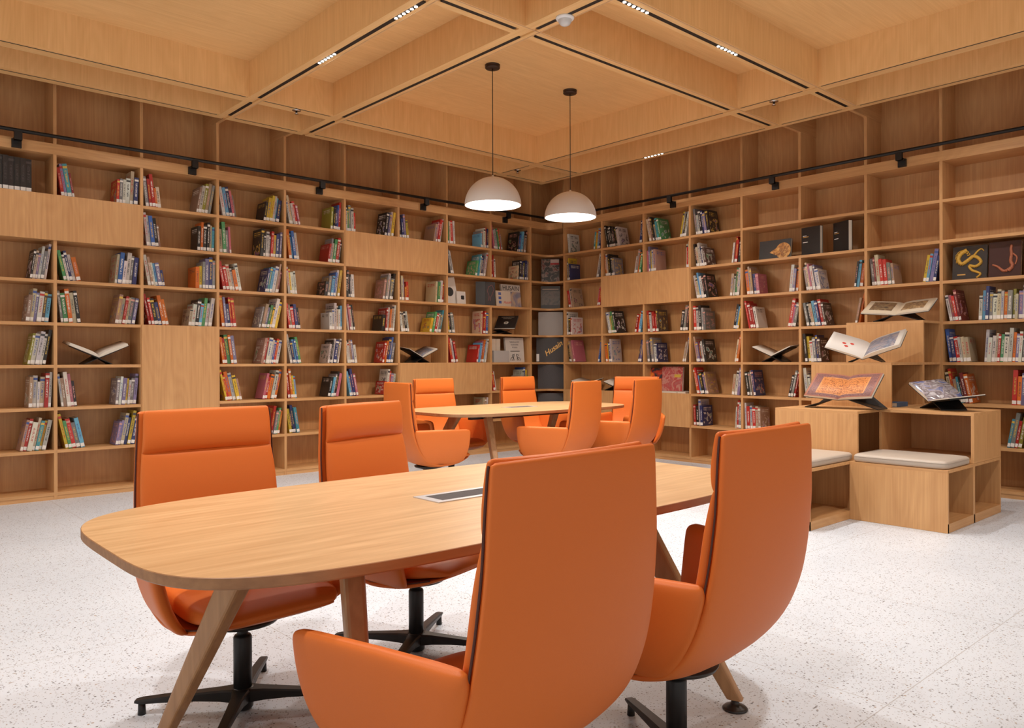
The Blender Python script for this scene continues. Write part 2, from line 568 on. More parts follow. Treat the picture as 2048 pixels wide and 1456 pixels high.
# ---------------------------------------------------------------- pendants
def pendant(x, y, rim, label):
    o = empty('pendant_lamp', (x, y, rim))
    tag(o, label, 'pendant lamp', 'white dome pendants over the far table')
    r = 0.25
    bm = bmesh.new()
    prof = [(r * math.cos(a), r * math.sin(a)) for a in [i * PI / 2 / 18 for i in range(19)]]
    inn = [((r - .006) * math.cos(a), (r - .006) * math.sin(a)) for a in [i * PI / 2 / 18 for i in range(19)]]
    lathe(bm, prof[:-1] + [(0, r)], 64)
    lathe(bm, inn[:-1] + [(0, r - .006)], 64)
    lathe(bm, [(r, 0), (r - .006, 0)], 64)
    link('lamp_shade', bm, SHADE, o, True)
    bm = bmesh.new()
    lathe(bm, [(0, .012), (r - .007, .012), (r - .007, .02), (0, .02)], 64)
    link('diffuser', bm, DIFF, o)
    bm = bmesh.new()
    cyl(bm, (0, 0, r - .004), (0, 0, ZT - rim - .02), .0035, n=10)
    link('cord', bm, BLACK, o)
    bm = bmesh.new()
    lathe(bm, [(0, r + .018), (.008, r + .018), (.014, r), (.03, r - .006)], 24)
    link('cap', bm, SHADE, o, True)
    bm = bmesh.new()
    T = ZT - rim
    lathe(bm, [(0, T - .034), (.060, T - .034), (.066, T - .028), (.066, T - .022), (.058, T - .018), (.066, T - .012), (.066, T)], 40)
    link('ceiling_canopy', bm, BRONZE, o, True)
    ld = bpy.data.lights.new('pendant_bulb', 'AREA')
    ld.shape = 'DISK'
    ld.size = .44
    ld.energy = 10
    ld.color = (1, .9, .78)
    lo = bpy.data.objects.new('pendant_bulb', ld)
    COL.objects.link(lo)
    lo.parent = o
    lo.location = (0, 0, .006)
pendant(4.497, 5.234, 2.535, 'white dome pendant hanging nearer the camera, left of the two')
pendant(5.482, 5.233, 2.545, 'white dome pendant hanging farther from the camera, right of the two')

# ---------------------------------------------------------------- bookcases
class Frame:
    """u runs to the right along the shelf fronts, d into the wall"""
    def __init__(s, side):
        s.side = side
        s.rz = 0 if side == 'L' else -PI / 2
        s.O = Vector((0, YL, 0)) if side == 'L' else Vector((XR, 0, 0))
        s.Rm = Matrix.Rotation(s.rz, 4, 'Z')
    def pt(s, u, d, z):
        return s.O + (s.Rm @ Vector((u, d, z)))
    def boxw(s, bm, u0, u1, d0, d1, z0, z1):
        if s.side == 'L':
            return box(bm, u0, u1, YL + d0, YL + d1, z0, z1)
        return box(bm, XR + d0, XR + d1, -u1, -u0, z0, z1)
FL, FR = Frame('L'), Frame('R')
UL = DL
UR = [-y for y in DR]
TH = .026
# cells joined across a divider: (frame, divider index) -> rows without that divider
GAPL = {9: [5]}                       # divider 6.414: double cell in row 5
GAPR = {1: [2], 5: [6]}               # 6.579 row 2, 3.925 row 6
PANL = [(0, 3, 6, 7), (6, 8, 6, 7), (3, 4, 1, 4), (7, 9, 2, 3)]     # (div a, div b, row from, row to) -> closed fronts
PANR = [(1, 3, 5, 6), (0, 3, 1, 2)]

def board(fr, name, a, b, d0, d1, z0, z1, mat, par, bev=0):
    bm = bmesh.new()
    fr.boxw(bm, a, b, d0, d1, z0, z1)
    return link(name, bm, mat, par)

def bookcase(fr, U, gaps, pans, label, end):
    root = empty('bookcase', fr.pt(U[0], 0, 0))
    tag(root, label, 'bookcase')
    rm = root.matrix_basis.copy()
    par = root
    inv = Matrix.Translation(-Vector(fr.pt(U[0], 0, 0)))
    objs = []
    WH = WX if fr.side == 'L' else WY
    def B(name, *a):
        o = board(fr, name, *a, par)
        o.data.transform(inv)
        return o
    for i, u in enumerate(U):
        bm = bmesh.new()
        cuts = gaps.get(i, [])
        z = 0.0
        segs = []
        for r in sorted(cuts):
            segs.append((z, ZB + PZ * r))
            z = ZB + PZ * (r + 1) - TH
        segs.append((z, FAS - .09))
        segs.append((FAS, ZC if any(abs(u - q) < .02 for q in (2.949, 3.642, -3.925, -3.261)) else ZT))
        for s0, s1 in segs:
            fr.boxw(bm, u - TH / 2, u + TH / 2, 0, DEP, s0, s1)
        o = link('divider', bm, WZ, par)
        o.data.transform(inv)
    for i in range(len(U) - 1):
        for k in range(8):
            if any(a <= i < b and r0 < k < r1 for a, b, r0, r1 in pans):
                continue
            a, b = U[i] + TH / 2, U[i + 1] - TH / 2
            if i in gaps and (k in gaps[i] or k - 1 in gaps[i]):
                a -= TH if k in gaps[i] and (k - 1) in gaps[i] else 0
            B('shelf', a, b, 0.0, DEP, ZB + PZ * k - TH, ZB + PZ * k, WH)
    # shelf ends under the gaps are closed with a filler so the board reads continuous
    B('plinth', U[0], end, 0.004, .03, 0, ZB - TH, WH)
    B('cornice', U[0] - .02, end, -.004, DEP, FAS - .09, FAS, WH)
    B('back_panel', U[0], end, DEP, DEP + .015, 0, ZT, WZ)
    for a, b, r0, r1 in pans:
        B('cover_panel', U[a] - TH * .2, U[b] + TH * .2, -.012, .006, ZB + PZ * r0 - TH, ZB + PZ * r1, WZ)
    return root
bookcase(FL, UL, GAPL, PANL, 'tall oak built-in bookcase along the left wall', UL[-1] + TH / 2)
bookcase(FR, UR, GAPR, PANR, 'tall oak built-in bookcase along the right wall', UR[-1] + TH / 2)

def corner_case():
    root = empty('corner_bookcase', (DL[-1], YL, 0))
    tag(root, 'narrow oak corner bookcase of curved shelves where both walls meet', 'bookcase')
    inv = Matrix.Translation((-DL[-1], -YL, 0))
    xa, ya = DL[-1] + TH / 2, DR[0] + TH / 2
    def Lp(name, z0, z1, fx=XR, fy=YL, mat=WX):
        rad = .10
        front = [(xa, fy)]
        c = (fx - rad, fy - rad)
        for i in range(9):            # gently rounded inner corner
            t = PI / 2 * (1 - i / 8)
            front.append((c[0] + rad * math.cos(t), c[1] + rad * math.sin(t)))
        front.append((fx, ya))
        pts = front + [(BXL, ya), (BXL, BYB), (xa, BYB)]
        bm = bmesh.new()
        a = [bm.verts.new((x, y, z0)) for x, y in pts]
        b = [bm.verts.new((x, y, z1)) for x, y in pts]
        n = len(pts)
        for i in range(n):
            bm.faces.new((a[i], a[(i + 1) % n], b[(i + 1) % n], b[i]))
        bm.faces.new(a[::-1])
        bm.faces.new(b)
        bmesh.ops.triangulate(bm, faces=[f for f in bm.faces if len(f.verts) > 4])
        o = link(name, bm, mat, root)
        o.data.transform(inv)
    for k in range(8):
        Lp('shelf', ZB + PZ * k - TH, ZB + PZ * k)
    Lp('cornice', FAS - .09, FAS, XR - .004, YL - .004)
    Lp('plinth', 0, ZB - TH - .001, XR + .004, YL + .004)
corner_case()

# picture rail / ladder rail with brackets
def rail(fr, u0, u1, us, label):
    o = empty('ladder_rail', fr.pt(u0, -.085, 3.055))
    tag(o, label, 'rail', 'black ladder rails above the bookcases')
    inv = Matrix.Translation(-Vector(fr.pt(u0, -.085, 3.055)))
    bm = bmesh.new()
    cyl(bm, fr.pt(u0, -.085, 3.055), fr.pt(u1, -.085, 3.055), .0155, n=16)
    r = link('bar', bm, BLACK, o)
    r.data.transform(inv)
    for u in us:
        bm = bmesh.new()
        fr.boxw(bm, u - .035, u + .035, -.03, -.004, FAS - .085, FAS - .015)
        fr.boxw(bm, u - .028, u + .028, -.095, -.03, FAS - .035, FAS - .015)
        fr.boxw(bm, u - .028, u + .028, -.10, -.07, FAS - .035, 3.05)
        b = link('bracket', bm, BLACK, o)
        b.data.transform(inv)
rail(FL, UL[0], XR - .095, [1.28, 2.70, 4.02, 5.36, 6.64], 'black metal rail on brackets along the left bookcase top')
rail(FR, -(YL - .06), UR[-1], [-5.47, -4.18, -2.92], 'black metal rail on brackets along the right bookcase top')

# ---------------------------------------------------------------- books
CO = {'R': ((.55, .035, .025), 'red'), 'W': ((.66, .62, .56), 'white'), 'K': ((.028, .025, .024), 'black'), 'G': ((.25, .24, .23), 'grey'),
      'B': ((.05, .13, .40), 'blue'), 'N': ((.04, .05, .16), 'navy'), 'Y': ((.70, .47, .04), 'yellow'), 'O': ((.70, .17, .02), 'orange'),
      'P': ((.55, .16, .22), 'pink'), 'V': ((.24, .20, .36), 'violet'), 'E': ((.09, .32, .12), 'green'), 'T': ((.08, .33, .40), 'teal'),
      'M': ((.22, .03, .03), 'maroon'), 'C': ((.62, .50, .33), 'cream'), 'L': ((.16, .42, .65), 'light blue'), 'D': ((.10, .06, .045), 'dark brown'),
      'S': ((.40, .25, .17), 'tan'), 'U': ((.36, .33, .05), 'olive')}
LEFT = {   # bay index from divider 1 -> {row: 'left group|right group'}
    1: {7: 'kkkkkkkk|', 5: '|KCVWGW', 4: '|SCVWDL', 3: '|UWWWK', 2: '|SWWCRW', 1: '|SRWCTYW'},
    2: {7: 'RVTM|RGWWCN', 5: 'EWNWO|CBWWGN', 4: 'GEOCK|SCRCGV', 2: 'WSWPK|GWVYWGV', 1: 'YERGL|VVCNYN'},
    3: {7: 'GRRoc|SWUSG', 6: 'WWBKS|KOKKCT', 5: 'WSWLVn|OYGVNG', 4: 'RRKNOO|cWKLEWW'},
    4: {7: 'WLNPG|kYYWLN', 6: 'CEGP|KKWGRYNV', 5: 'RRCWOW|NTLWSM', 4: 'OVNRR|GSVEYWY', 3: 'OREOV|SRWWBRW', 2: 'YROWYS|PROWO', 1: '|RGEO'},
    5: {7: 'WCWRP|UKNBR', 6: 'OLBW|RGCERK', 5: 'WYWW|kGLBWY', 4: 'RSRNK|wWWCWL', 3: 'WNLBE|WKWNGW', 2: 'ROYL|KLGKP', 1: 'YKNT|'},
    6: {7: 'WEGWR|KVWY', 5: 'KKGW|SGWGK', 4: 'WPWK|kRWOSW', 3: 'WWSVW|RONBG', 2: 'LVNP|rWRVW'},
    7: {7: 'KNVY|SPRW', 5: 'DCVoR|CEWR', 4: 'WCKW|yERWGT', 1: '|M'},
    8: {7: 'ECRW|lGWRN', 6: 'GW|ETCNGW', 4: 'YKGW|CRRB', 3: 'RWNR|RLPOLW', 1: '|CSW'},
    9: {7: 'PWWERG|KBLRCD', 6: 'RRW|cKNUNG', 2: 'RW|cWBYe'},
}
RIGHT = {
    0: {7: 'W|TYLN', 6: 'GYN|WG', 5: 'RWS|PR', 4: 'WKRW|', 3: 'KSSP|B'},
    1: {7: 'KKKKKKW|NN', 6: 'OCKKG|WGOE', 4: 'GWUEK|RRL', 3: 'OYNW|NV'},
    2: {7: 'CSKGTE|YGKW', 6: 'PVYWS|WRC', 4: 'RWWRRD|KGD', 3: 'GKGWN|CC'},
    3: {7: 'GWKNVK|', 6: 'KCWNWD|WRRK', 5: 'WCLWKK|CWEW', 4: 'RWKWG|KLY', 3: 'SVMGWK|CO', 2: 'ORLKVS|CWV', 1: 'RKWN|WRG'},
    4: {5: 'OCSNP|WVO', 4: 'RRRW|RPG', 2: 'KGSN|KGR', 1: 'WRWRCS|'},
    5: {5: 'GCPWVW|KLO', 4: 'GKCLNRD|SO', 3: 'KYWGND|', 2: 'WW|'},
    6: {5: 'GMCRRGS|YLVN'},
    7: {4: 'WPRM|WLNGWCWOGUCVW', 3: 'BNRWCC|WWWCREWWOVWG', 2: 'CRSTKMO|ROV', 1: '|TGRU'},
}
ORD = ['first', 'second', 'third', 'fourth', 'fifth', 'sixth', 'seventh', 'eighth', 'ninth', 'tenth', 'eleventh', 'twelfth', 'thirteenth', 'fourteenth']
ROWN = {7: 'top row', 6: 'second row', 5: 'third row', 4: 'fourth row', 3: 'fifth row', 2: 'sixth row', 1: 'seventh row', 0: 'lowest row'}
BK = []       # every ordinary book: dict(fr, M(matrix), t, dep, h, colours, label...)
seedc = [0]

def put_group(fr, a, b, row, codes, side, bayname):
    """a..b inner edges of the cell (u), row index, colour codes, side 'l' or 'r'"""
    z = ZB + PZ * row
    big = len(codes) > 7
    ang = R.uniform(.09, .22) if R.random() < .75 else R.uniform(.0, .07)
    if len(codes) > 7:
        ang = R.uniform(.03, .1)
    if codes.startswith('kkkk'):
        ang = 0.0
    hs, ts = [], []
    for c in codes:
        hs.append(R.uniform(.205, .29))
        ts.append(R.uniform(.018, .036))
    if codes.startswith('kkkk'):
        hs = [.29 - .002 * i for i in range(8)]
        ts = [.042] * 8
    base = R.uniform(.215, .25)
    order = range(len(codes))
    n = len(codes)
    cum = 0
    seq = list(order) if side == 'l' else list(order)[::-1]
    for i, j in enumerate(seq):
        c = codes[j]
        h, t = hs[j], ts[j]
        if c.islower() and c != 'k':
            h *= .74
        elif c == 'k' and not codes.startswith('kkkk'):
            h *= .72
            t *= 1.3
        # nearest the divider tallest, outermost lower
        h = min(.305, h * (1.10 - .03 * i) if n < 8 else h)
        if i == 0:
            cum = h * math.sin(ang) + .004
            if codes.startswith('kkkk'):
                cum = .18
        dep = R.uniform(.145, .185) if c != 'W' else R.uniform(.15, .2)
        if (side == 'r' and fr.side == 'L' and j == 0) or (side == 'l' and fr.side == 'R' and j == n - 1):
            dep = R.uniform(.17, .21)
        d0 = R.uniform(.02, .045)
        if side == 'l':
            u = a + cum
            rot = -ang
            pos = fr.pt(u, d0, z + .0005)
        else:
            u = b - cum
            rot = ang
            pos = fr.pt(u - t * math.cos(ang), d0, z + .0005 + t * math.sin(ang))
        col, cn = CO[c.upper()]
        fk = R.uniform(.6, 1.0)
        col = tuple(min(1, max(.008, v * fk * R.uniform(.93, 1.07))) for v in col)
        lum = sum(col)
        c2 = R.choice([(.7, .66, .6), (.62, .42, .08), (.7, .66, .6), (.6, .3, .25)]) if lum < .75 else R.choice([(.05, .05, .06), (.45, .04, .03), (.06, .1, .3), (.04, .04, .04)])
        if codes.startswith('kkkk'):
            c2 = (.06, .05, .05)
        seedc[0] += 1
        fromleft = j + 1
        grp = 'left' if side == 'l' else 'right'
        BK.append(dict(fr=fr, pos=pos, rot=rot, t=t - .0012, dep=dep, h=h, col=col, c2=c2, seed=seedc[0], cn=cn,
                       ord=ORD[min(j, 13)], grp=grp, row=row, bay=bayname, dist=pos.length, tall=h > .262, slim=t < .022, lean=ang > .06))
        cum += t / math.cos(ang)

def cover_geo(bm, b, uvl, cl, cl2, M=None):
    t, D, h = b['t'], b['dep'], b['h']
    bt = .0022
    fs = []
    fs += [(f, 'sp') for f in box(bm, 0, t, 0, bt, 0, h)]
    fs += [(f, 'cv') for f in box(bm, 0, bt, bt, D, 0, h)]
    fs += [(f, 'cv') for f in box(bm, t - bt, t, bt, D, 0, h)]
    s = b['seed']
    for f, k in fs:
        f.material_index = 0 if k == 'sp' else 1
        for l in f.loops:
            x, y, z = l.vert.co
            if k == 'sp':
                u, v = z / h, x / t
            else:
                u, v = y / D, z / h
            l[uvl].uv = (s + .001 + .998 * min(max(u, 0), 1), min(max(v, 0), 1))
            l[cl] = (*b['col'], 1)
            l[cl2] = (*b['c2'], 1)
    if M is not None:
        for v in {v for f, _ in fs for v in f.verts}:
            v.co = M @ v.co

def new_book_bm():
    bm = bmesh.new()
    return bm, bm.loops.layers.uv.new('UVMap'), bm.loops.layers.float_color.new('col'), bm.loops.layers.float_color.new('col2')

def pages_geo(bm, b, mi=0, M=None):
    box(bm, .0022, b['t'] - .0022, .003, b['dep'] - .003, .003, b['h'] - .003, mi, M)

def label_geo(bm, b, mi=0, M=None):
    w_ = b['t'] * .46
    box(bm, b['t'] / 2 - w_, b['t'] / 2 + w_, -.0006, .0001, .008, .038, mi, M)

def build_book(b):
    bm, uvl, cl, cl2 = new_book_bm()
    cover_geo(bm, b, uvl, cl, cl2)
    bmesh.ops.recalc_face_normals(bm, faces=bm.faces)
    me = bpy.data.meshes.new('book')
    bm.to_mesh(me)
    bm.free()
    me.materials.append(BSP)
    me.materials.append(BART)
    o = bpy.data.objects.new('book', me)
    COL.objects.link(o)
    o.location = b['pos']
    o.rotation_euler = (0, b['rot'], b['fr'].rz)
    lab = '%s book, %s in %s group, %s, %s' % (b['cn'], b['ord'], b['grp'], ROWN[b['row']], b['bay'])
    tag(o, lab, 'book', 'books leaning in the %s of the %s bookcase' % (ROWN[b['row']], 'left' if b['fr'].side == 'L' else 'right'))
    bm = bmesh.new()
    pages_geo(bm, b)
    link('page_block', bm, PAPER, o)
    if b['seed'] % 9:
        bm = bmesh.new()
        label_geo(bm, b)
        link('spine_label', bm, LABELM, o)
    return o

for bi, rows in LEFT.items():
    for row, s in rows.items():
        l, r = s.split('|')
        a, b_ = UL[bi] + TH / 2, UL[bi + 1] - TH / 2
        nm = '%s column of left bookcase' % ORD[bi - 1]
        if l:
            put_group(FL, a, b_, row, l, 'l', nm)
        if r:
            put_group(FL, a, b_, row, r, 'r', nm)
for bi, rows in RIGHT.items():
    for row, s in rows.items():
        l, r = s.split('|')
        a, b_ = UR[bi] + TH / 2, UR[bi + 1] - TH / 2
        nm = '%s column right of corner' % ORD[bi]
        if l:
            put_group(FR, a, b_, row, l, 'l', nm)
        if r:
            put_group(FR, a, b_, row, r, 'r', nm)
BK.sort(key=lambda b: -(b['t'] + .5 * b['dep']) * b['h'] / (b['pos'].x * math.cos(YAW) + b['pos'].y * math.sin(YAW)) ** 2)
NEAR, FAR = BK[:300 - 22], BK[300 - 22:]
for b in NEAR:
    build_book(b)
print('BOOKS', len(BK))
if FAR:
    bm, uvl, cl, cl2 = new_book_bm()
    for b in FAR:
        M = Matrix.Translation(b['pos']) @ Matrix.Rotation(b['fr'].rz, 4, 'Z') @ Matrix.Rotation(b['rot'], 4, 'Y')
        cover_geo(bm, b, uvl, cl, cl2, M)
        pages_geo(bm, b, 2, M)
        if b['seed'] % 9:
            label_geo(bm, b, 3, M)
    o = link('books', bm, [BSP, BART, PAPER, LABELM])
    tag(o, 'the many smaller-looking books filling the remaining shelves of both bookcases', 'books', None, 'stuff')

# ---------------------------------------------------------------- special books
def lettering(text, size, mat, parent, x, z, y=-.0012, rot=0.0, shear=0.0, width=None, name='lettering', thick=0.0, M=None):
    cu = bpy.data.curves.new('lettering', 'FONT')
    cu.body = text
    cu.size = size
    cu.shear = shear
    cu.extrude = .0003
    cu.offset = thick
    cu.align_x = 'CENTER'
    cu.align_y = 'CENTER'
    to = bpy.data.objects.new('lettering', cu)
    COL.objects.link(to)
    bpy.context.view_layer.update()
    me = bpy.data.meshes.new_from_object(to.evaluated_get(bpy.context.evaluated_depsgraph_get()))
    bpy.data.objects.remove(to)
    me.materials.clear()
    me.materials.append(mat)
    if width:
        xs = [v.co.x for v in me.vertices]
        s = width / (max(xs) - min(xs))
        me.transform(Matrix.Diagonal((s, 1, 1, 1)))
    o = bpy.data.objects.new(name, me)
    COL.objects.link(o)
    T = Matrix.Translation((x, y, z)) @ Matrix.Rotation(PI / 2, 4, 'X') @ Matrix.Rotation(rot, 4, 'Z')
    if M is not None:
        T = M @ Matrix.Translation((x, z, .0012)) @ Matrix.Rotation(rot, 4, 'Z')
    me.transform(T)
    o.parent = parent
    return o

def facebook(fr, u, d, row, w_, h, t, mat, label, tilt=.12, rz=0.0, spine=None, group='books shown cover out on the shelves', zoff=0):
    """a book standing with its front cover towards the room; u = centre"""
    bm = bmesh.new()
    box(bm, -w_ / 2, w_ / 2, 0, .003, 0, h, 0)
    box(bm, -w_ / 2, w_ / 2, t - .003, t, 0, h, 1)
    box(bm, -w_ / 2, -w_ / 2 + .003, .003, t - .003, 0, h, 1)
    o = link('book', bm, [mat, spine or mat])
    o.location = fr.pt(u, d, ZB + PZ * row + .0005 + zoff)
    o.rotation_euler = (-tilt, 0, fr.rz + rz)
    tag(o, label, 'book', group)
    bm = bmesh.new()
    box(bm, -w_ / 2 + .003, w_ / 2 - .004, .003, t - .003, .003, h - .003)
    link('page_block', bm, PAPER, o)
    return o

def patch(parent, x0, x1, z0, z1, mat, name='cover_picture', y=-.0008):
    bm = bmesh.new()
    box(bm, x0, x1, y, 0, z0, z1)
    return link(name, bm, mat, parent)

def disc(parent, x, z, r, mat, name='cover_picture', y=-.0012, n=40, sx=1.0):
    bm = bmesh.new()
    a = [bm.verts.new((x + r * sx * math.cos(2 * PI * i / n), y, z + r * math.sin(2 * PI * i / n))) for i in range(n)]
    b = [bm.verts.new((v.co.x, 0, v.co.z)) for v in a]
    bm.faces.new(a)
    for i in range(n):
        bm.faces.new((a[i], a[(i + 1) % n], b[(i + 1) % n], b[i]))
    return link(name, bm, mat, parent)

DK = simple('dark_cover', (.022, .019, .018), .35)
DG = simple('charcoal_cover', (.06, .055, .055), .7)
WC = simple('white_cover', (.62, .57, .52), .5)
CC = simple('cream_cover', (.60, .50, .40), .5)
# double cell, third row of left bookcase
b = facebook(FL, 5.865, .07, 5, .17, .325, .02, WC, 'tall white book with a black round emblem, leaning by the divider', .08)
b.rotation_euler = (-.1, -.14, 0)
disc(b, -.02, .15, .055, simple('emblem_black', (.03, .03, .03), .5))
b = facebook(FL, 5.97, .035, 5, .135, .155, .015, WC, 'small square white book with a black flower emblem', .1)
for i in range(4):
    a = PI / 4 + i * PI / 2
    disc(b, .02 + .014 * math.cos(a), .08 + .014 * math.sin(a), .016, BLACKINK, 'emblem')
b = empty('book', FL.pt(6.36, .05, ZB + PZ * 5 + .0005))
tag(b, 'black hardback standing half open, pink line drawing on its cover', 'book', 'books shown cover out on the shelves')
for nm, a, wd in (('back_cover', PI - .75, .12), ('front_cover', -.15, .145)):
    bm = bmesh.new()
    Mx = Matrix.Rotation(a if nm == 'front_cover' else a, 4, 'Z')
    box(bm, 0, wd, -.004, .004, 0, .30, 0, Mx)
    link(nm, bm, DK if nm == 'back_cover' else DG, b)
Mx = Matrix.Rotation(-.15, 4, 'Z') @ Matrix.Translation((0, -.0046, 0))
bm = bmesh.new()
PK = simple('pink_line', (.35, .12, .12), .6)
pts = [(.05, .06), (.055, .12), (.03, .18), (.05, .24), (.10, .26), (.125, .21), (.105, .15), (.08, .11), (.075, .06)]
for (x0, z0), (x1, z1) in zip(pts, pts[1:]):
    cyl(bm, Mx @ Vector((x0, 0, z0)), Mx @ Vector((x1, 0, z1)), .0022, n=6)
link('line_drawing', bm, PK, b)
HM = art_mat('hills_picture', [(.20, .22, .30), (.36, .30, .33), (.55, .42, .30), (.42, .22, .16)], 7)
b = facebook(FL, 6.865, .10, 5, .33, .30, .03, WC, 'white art book lettered HUSAIN above a hill picture', .12)
patch(b, -.165, .165, 0, .205, HM)
lettering('HUSAIN', .085, BLACKINK, b, 0, .25, width=.28)
b = facebook(FL, 6.665, .035, 5, .25, .20, .015, CC, 'small cream book with three blue squares and red handwriting', .1)
for i in range(3):
    patch(b, -.085, -.04, .035 + .055 * i, .07 + .055 * i, simple('blue_patch', (.08, .12, .33), .6) if i == 0 else bpy.data.materials['blue_patch'])
lettering('Husain', .05, REDINK, b, .06, .055, rot=.06, shear=.4)
# magazine files row
for i, (u, du) in enumerate(((6.50, 0), (6.575, 0))):
    o = empty('magazine_file', FL.pt(u, .05, ZB + PZ * 3 + .0005))
    tag(o, ('left' if i == 0 else 'right') + ' one of two upright cream magazine boxes beside the ornament book', 'magazine box', 'cream magazine boxes')
    bm = bmesh.new()
    box(bm, -.034, .034, 0, .004, 0, .30)
    box(bm, -.034, -.030, .004, .22, 0, .30)
    box(bm, .030, .034, .004, .22, 0, .30)
    box(bm, -.030, .030, .216, .22, 0, .30)
    link('case', bm, CC, o)
    bm = bmesh.new()
    box(bm, -.028, .028, .006, .214, .002, .285)
    link('contents', bm, PAPER, o)
o = facebook(FL, 6.60, .012, 3, .26, .15, .025, GREYC, 'small grey card box lying in front of the magazine boxes', .02)
o['category'] = 'box'
o.name = 'card_box'
b = facebook(FL, 6.885, .06, 3, .32, .32, .03, WC, 'white cover-out book with a scrolled black iron gate ornament', .09)
bm = bmesh.new()
def arc(bm, cx_, cz, r, a0, a1, rad=.003, n=10):
    p = [Vector((cx_ + r * math.cos(a0 + (a1 - a0) * i / n), -.003, cz + r * math.sin(a0 + (a1 - a0) * i / n))) for i in range(n + 1)]
    for q0, q1 in zip(p, p[1:]):
        cyl(bm, q0, q1, rad, n=6)
for s in (-1, 1):
    arc(bm, s * .055, .035, .028, -.5, 3.6)
    arc(bm, s * .04, .085, .016, 0, 5.0)
    arc(bm, s * .13, .11, .11, PI if s > 0 else 0, PI + .9 * s if s > 0 else -.9)
cyl(bm, (-.08, -.003, .145), (.08, -.003, .145), .004, n=6)
link('ornament', bm, BLACKINK, b)
for i in range(3):
    patch(b, -.085 + .02 * i, .085 - .02 * i, .255 - .035 * i, .275 - .035 * i, art_mat('grey_print_%d' % i, [(.6, .55, .5), (.22, .2, .2), (.6, .55, .5)], 60), 'title_print')

# right bookcase cover-out books
GA = art_mat('gold_ornament_picture', [(.20, .07, .02), (.55, .25, .06), (.75, .42, .13)], 26)
b = facebook(FR, -4.255, .09, 6, .36, .205, .03, simple('black_slate_cover', (.035, .033, .033), .4), 'landscape black book with a round gold ornament, second row of right bookcase', .1)
disc(b, .095, .085, .084, GA, 'cover_picture')
disc(b, .10, .088, .05, art_mat('gold_centre_picture', [(.55, .25, .06), (.25, .09, .03), (.7, .4, .12)], 40), 'cover_picture', -.002)
bm = bmesh.new()
v = [bm.verts.new(p) for p in ((-.06, -.001, .075), (.03, -.001, .125), (.03, -.001, .035))]
bm.faces.new(v)
link('cover_picture', bm, GA, b)
for i, (uc, rzz) in enumerate(((-3.84, -.22), (-3.53, -.48))):
    b = facebook(FR, uc, .06, 6, .225, .285 + .01 * i, .045, DK, ['thick black volume with small white titles, left of two', 'thick black volume with small white titles, right of two'][i], .0, rz=rzz)
    for zz, ww in ((.20, .045), (.188, .07), (.135, .06)):
        patch(b, -.095, -.095 + ww, zz - .003, zz + .003, WHITEINK if zz != .188 else GOLD, 'title_print')
DR_A = simple('gold_dragon_paint', (.62, .36, .05), .4)
b = facebook(FR, -2.39, .05, 5, .27, .295, .03, simple('grey_black_cover', (.04, .038, .038), .25), 'dark book with a golden dragon ornament on its cover', .1)
bm = bmesh.new()
def crom(tab, s):
    i = min(int(s), len(tab) - 2)
    f = s - i
    p = [tab[max(0, i - 1)], tab[i], tab[i + 1], tab[min(len(tab) - 1, i + 2)]]
    return [0.5 * ((2 * b) + (c - a) * f + (2 * a - 5 * b + 4 * c - d) * f * f + (3 * b - a - 3 * c + d) * f ** 3) for a, b, c, d in zip(*p)]
def worm(bm, pts, r0, r1, y=-.003):
    n = len(pts)
    S = []
    for i in range((n - 1) * 6 + 1):
        S.append(crom(pts, min(i / 6, n - 1 - 1e-6)))
    for i, (p, q) in enumerate(zip(S, S[1:])):
        f = i / len(S)
        cyl(bm, (p[0], y, p[1]), (q[0], y, q[1]), r0 + (r1 - r0) * f, n=8)
worm(bm, [(-.02, .26), (-.07, .23), (-.09, .18), (-.06, .14), (-.01, .17), (.03, .20), (.07, .18), (.09, .14), (.05, .11), (.0, .12), (.02, .08), (.06, .06), (.09, .04), (.06, .01)], .019, .008)
for k in range(7):
    a = .3 + k * .45
    worm(bm, [(-.045 + .03 * math.cos(a), .20 + .035 * math.sin(a)), (-.05 + .055 * math.cos(a), .20 + .06 * math.sin(a)), (-.055 + .06 * math.cos(a + .3), .195 + .065 * math.sin(a + .3))], .006, .002)
worm(bm, [(.03, .20), (.06, .24), (.09, .26), (.11, .24)], .010, .003)
worm(bm, [(-.07, .23), (-.10, .20), (-.105, .15)], .006, .002)
link('dragon_ornament', bm, DR_A, b)
patch(b, -.095, -.03, .04, .05, GOLD, 'title_print')
b = facebook(FR, -2.12, .05, 5, .24, .305, .045, simple('plum_brown_cover', (.06, .03, .03), .2), 'dark plum book with a copper figure on its glossy cover', .1)
bm = bmesh.new()
CP = simple('copper_figure_paint', (.42, .14, .07), .4)
worm(bm, [(.05, .27), (.045, .23), (.05, .19), (.045, .13), (.06, .09), (.03, .05)], .010, .016)
worm(bm, [(.06, .08), (.0, .05), (-.05, .09), (-.09, .11)], .014, .006)
worm(bm, [(.05, .20), (.09, .16), (.08, .10)], .008, .005)
link('figure_relief', bm, CP, b)
FLW = art_mat('red_flower_picture', [(.02, .02, .02), (.05, .04, .05), (.55, .05, .02), (.8, .25, .03)], 9)
b = facebook(FR, -5.80, .10, 2, .22, .29, .02, FLW, 'dark book with a bright red flower, behind the red patterned book', .08)
RP = art_mat('red_pattern_picture', [(.38, .12, .11), (.42, .06, .06), (.5, .25, .2), (.4, .05, .05)], 12)
b = facebook(FR, -5.545, .05, 2, .29, .285, .03, RP, 'square red patterned book with a small yellow label', .08, zoff=.022)
patch(b, .03, .12, .16, .195, simple('yellow_label', (.55, .36, .05), .5), 'title_label')
b = empty('book', FR.pt(-5.50, .02, ZB + PZ * 2 + .0005), FR.rz)
tag(b, 'flat book lying under the square red patterned book', 'book', 'books lying flat')
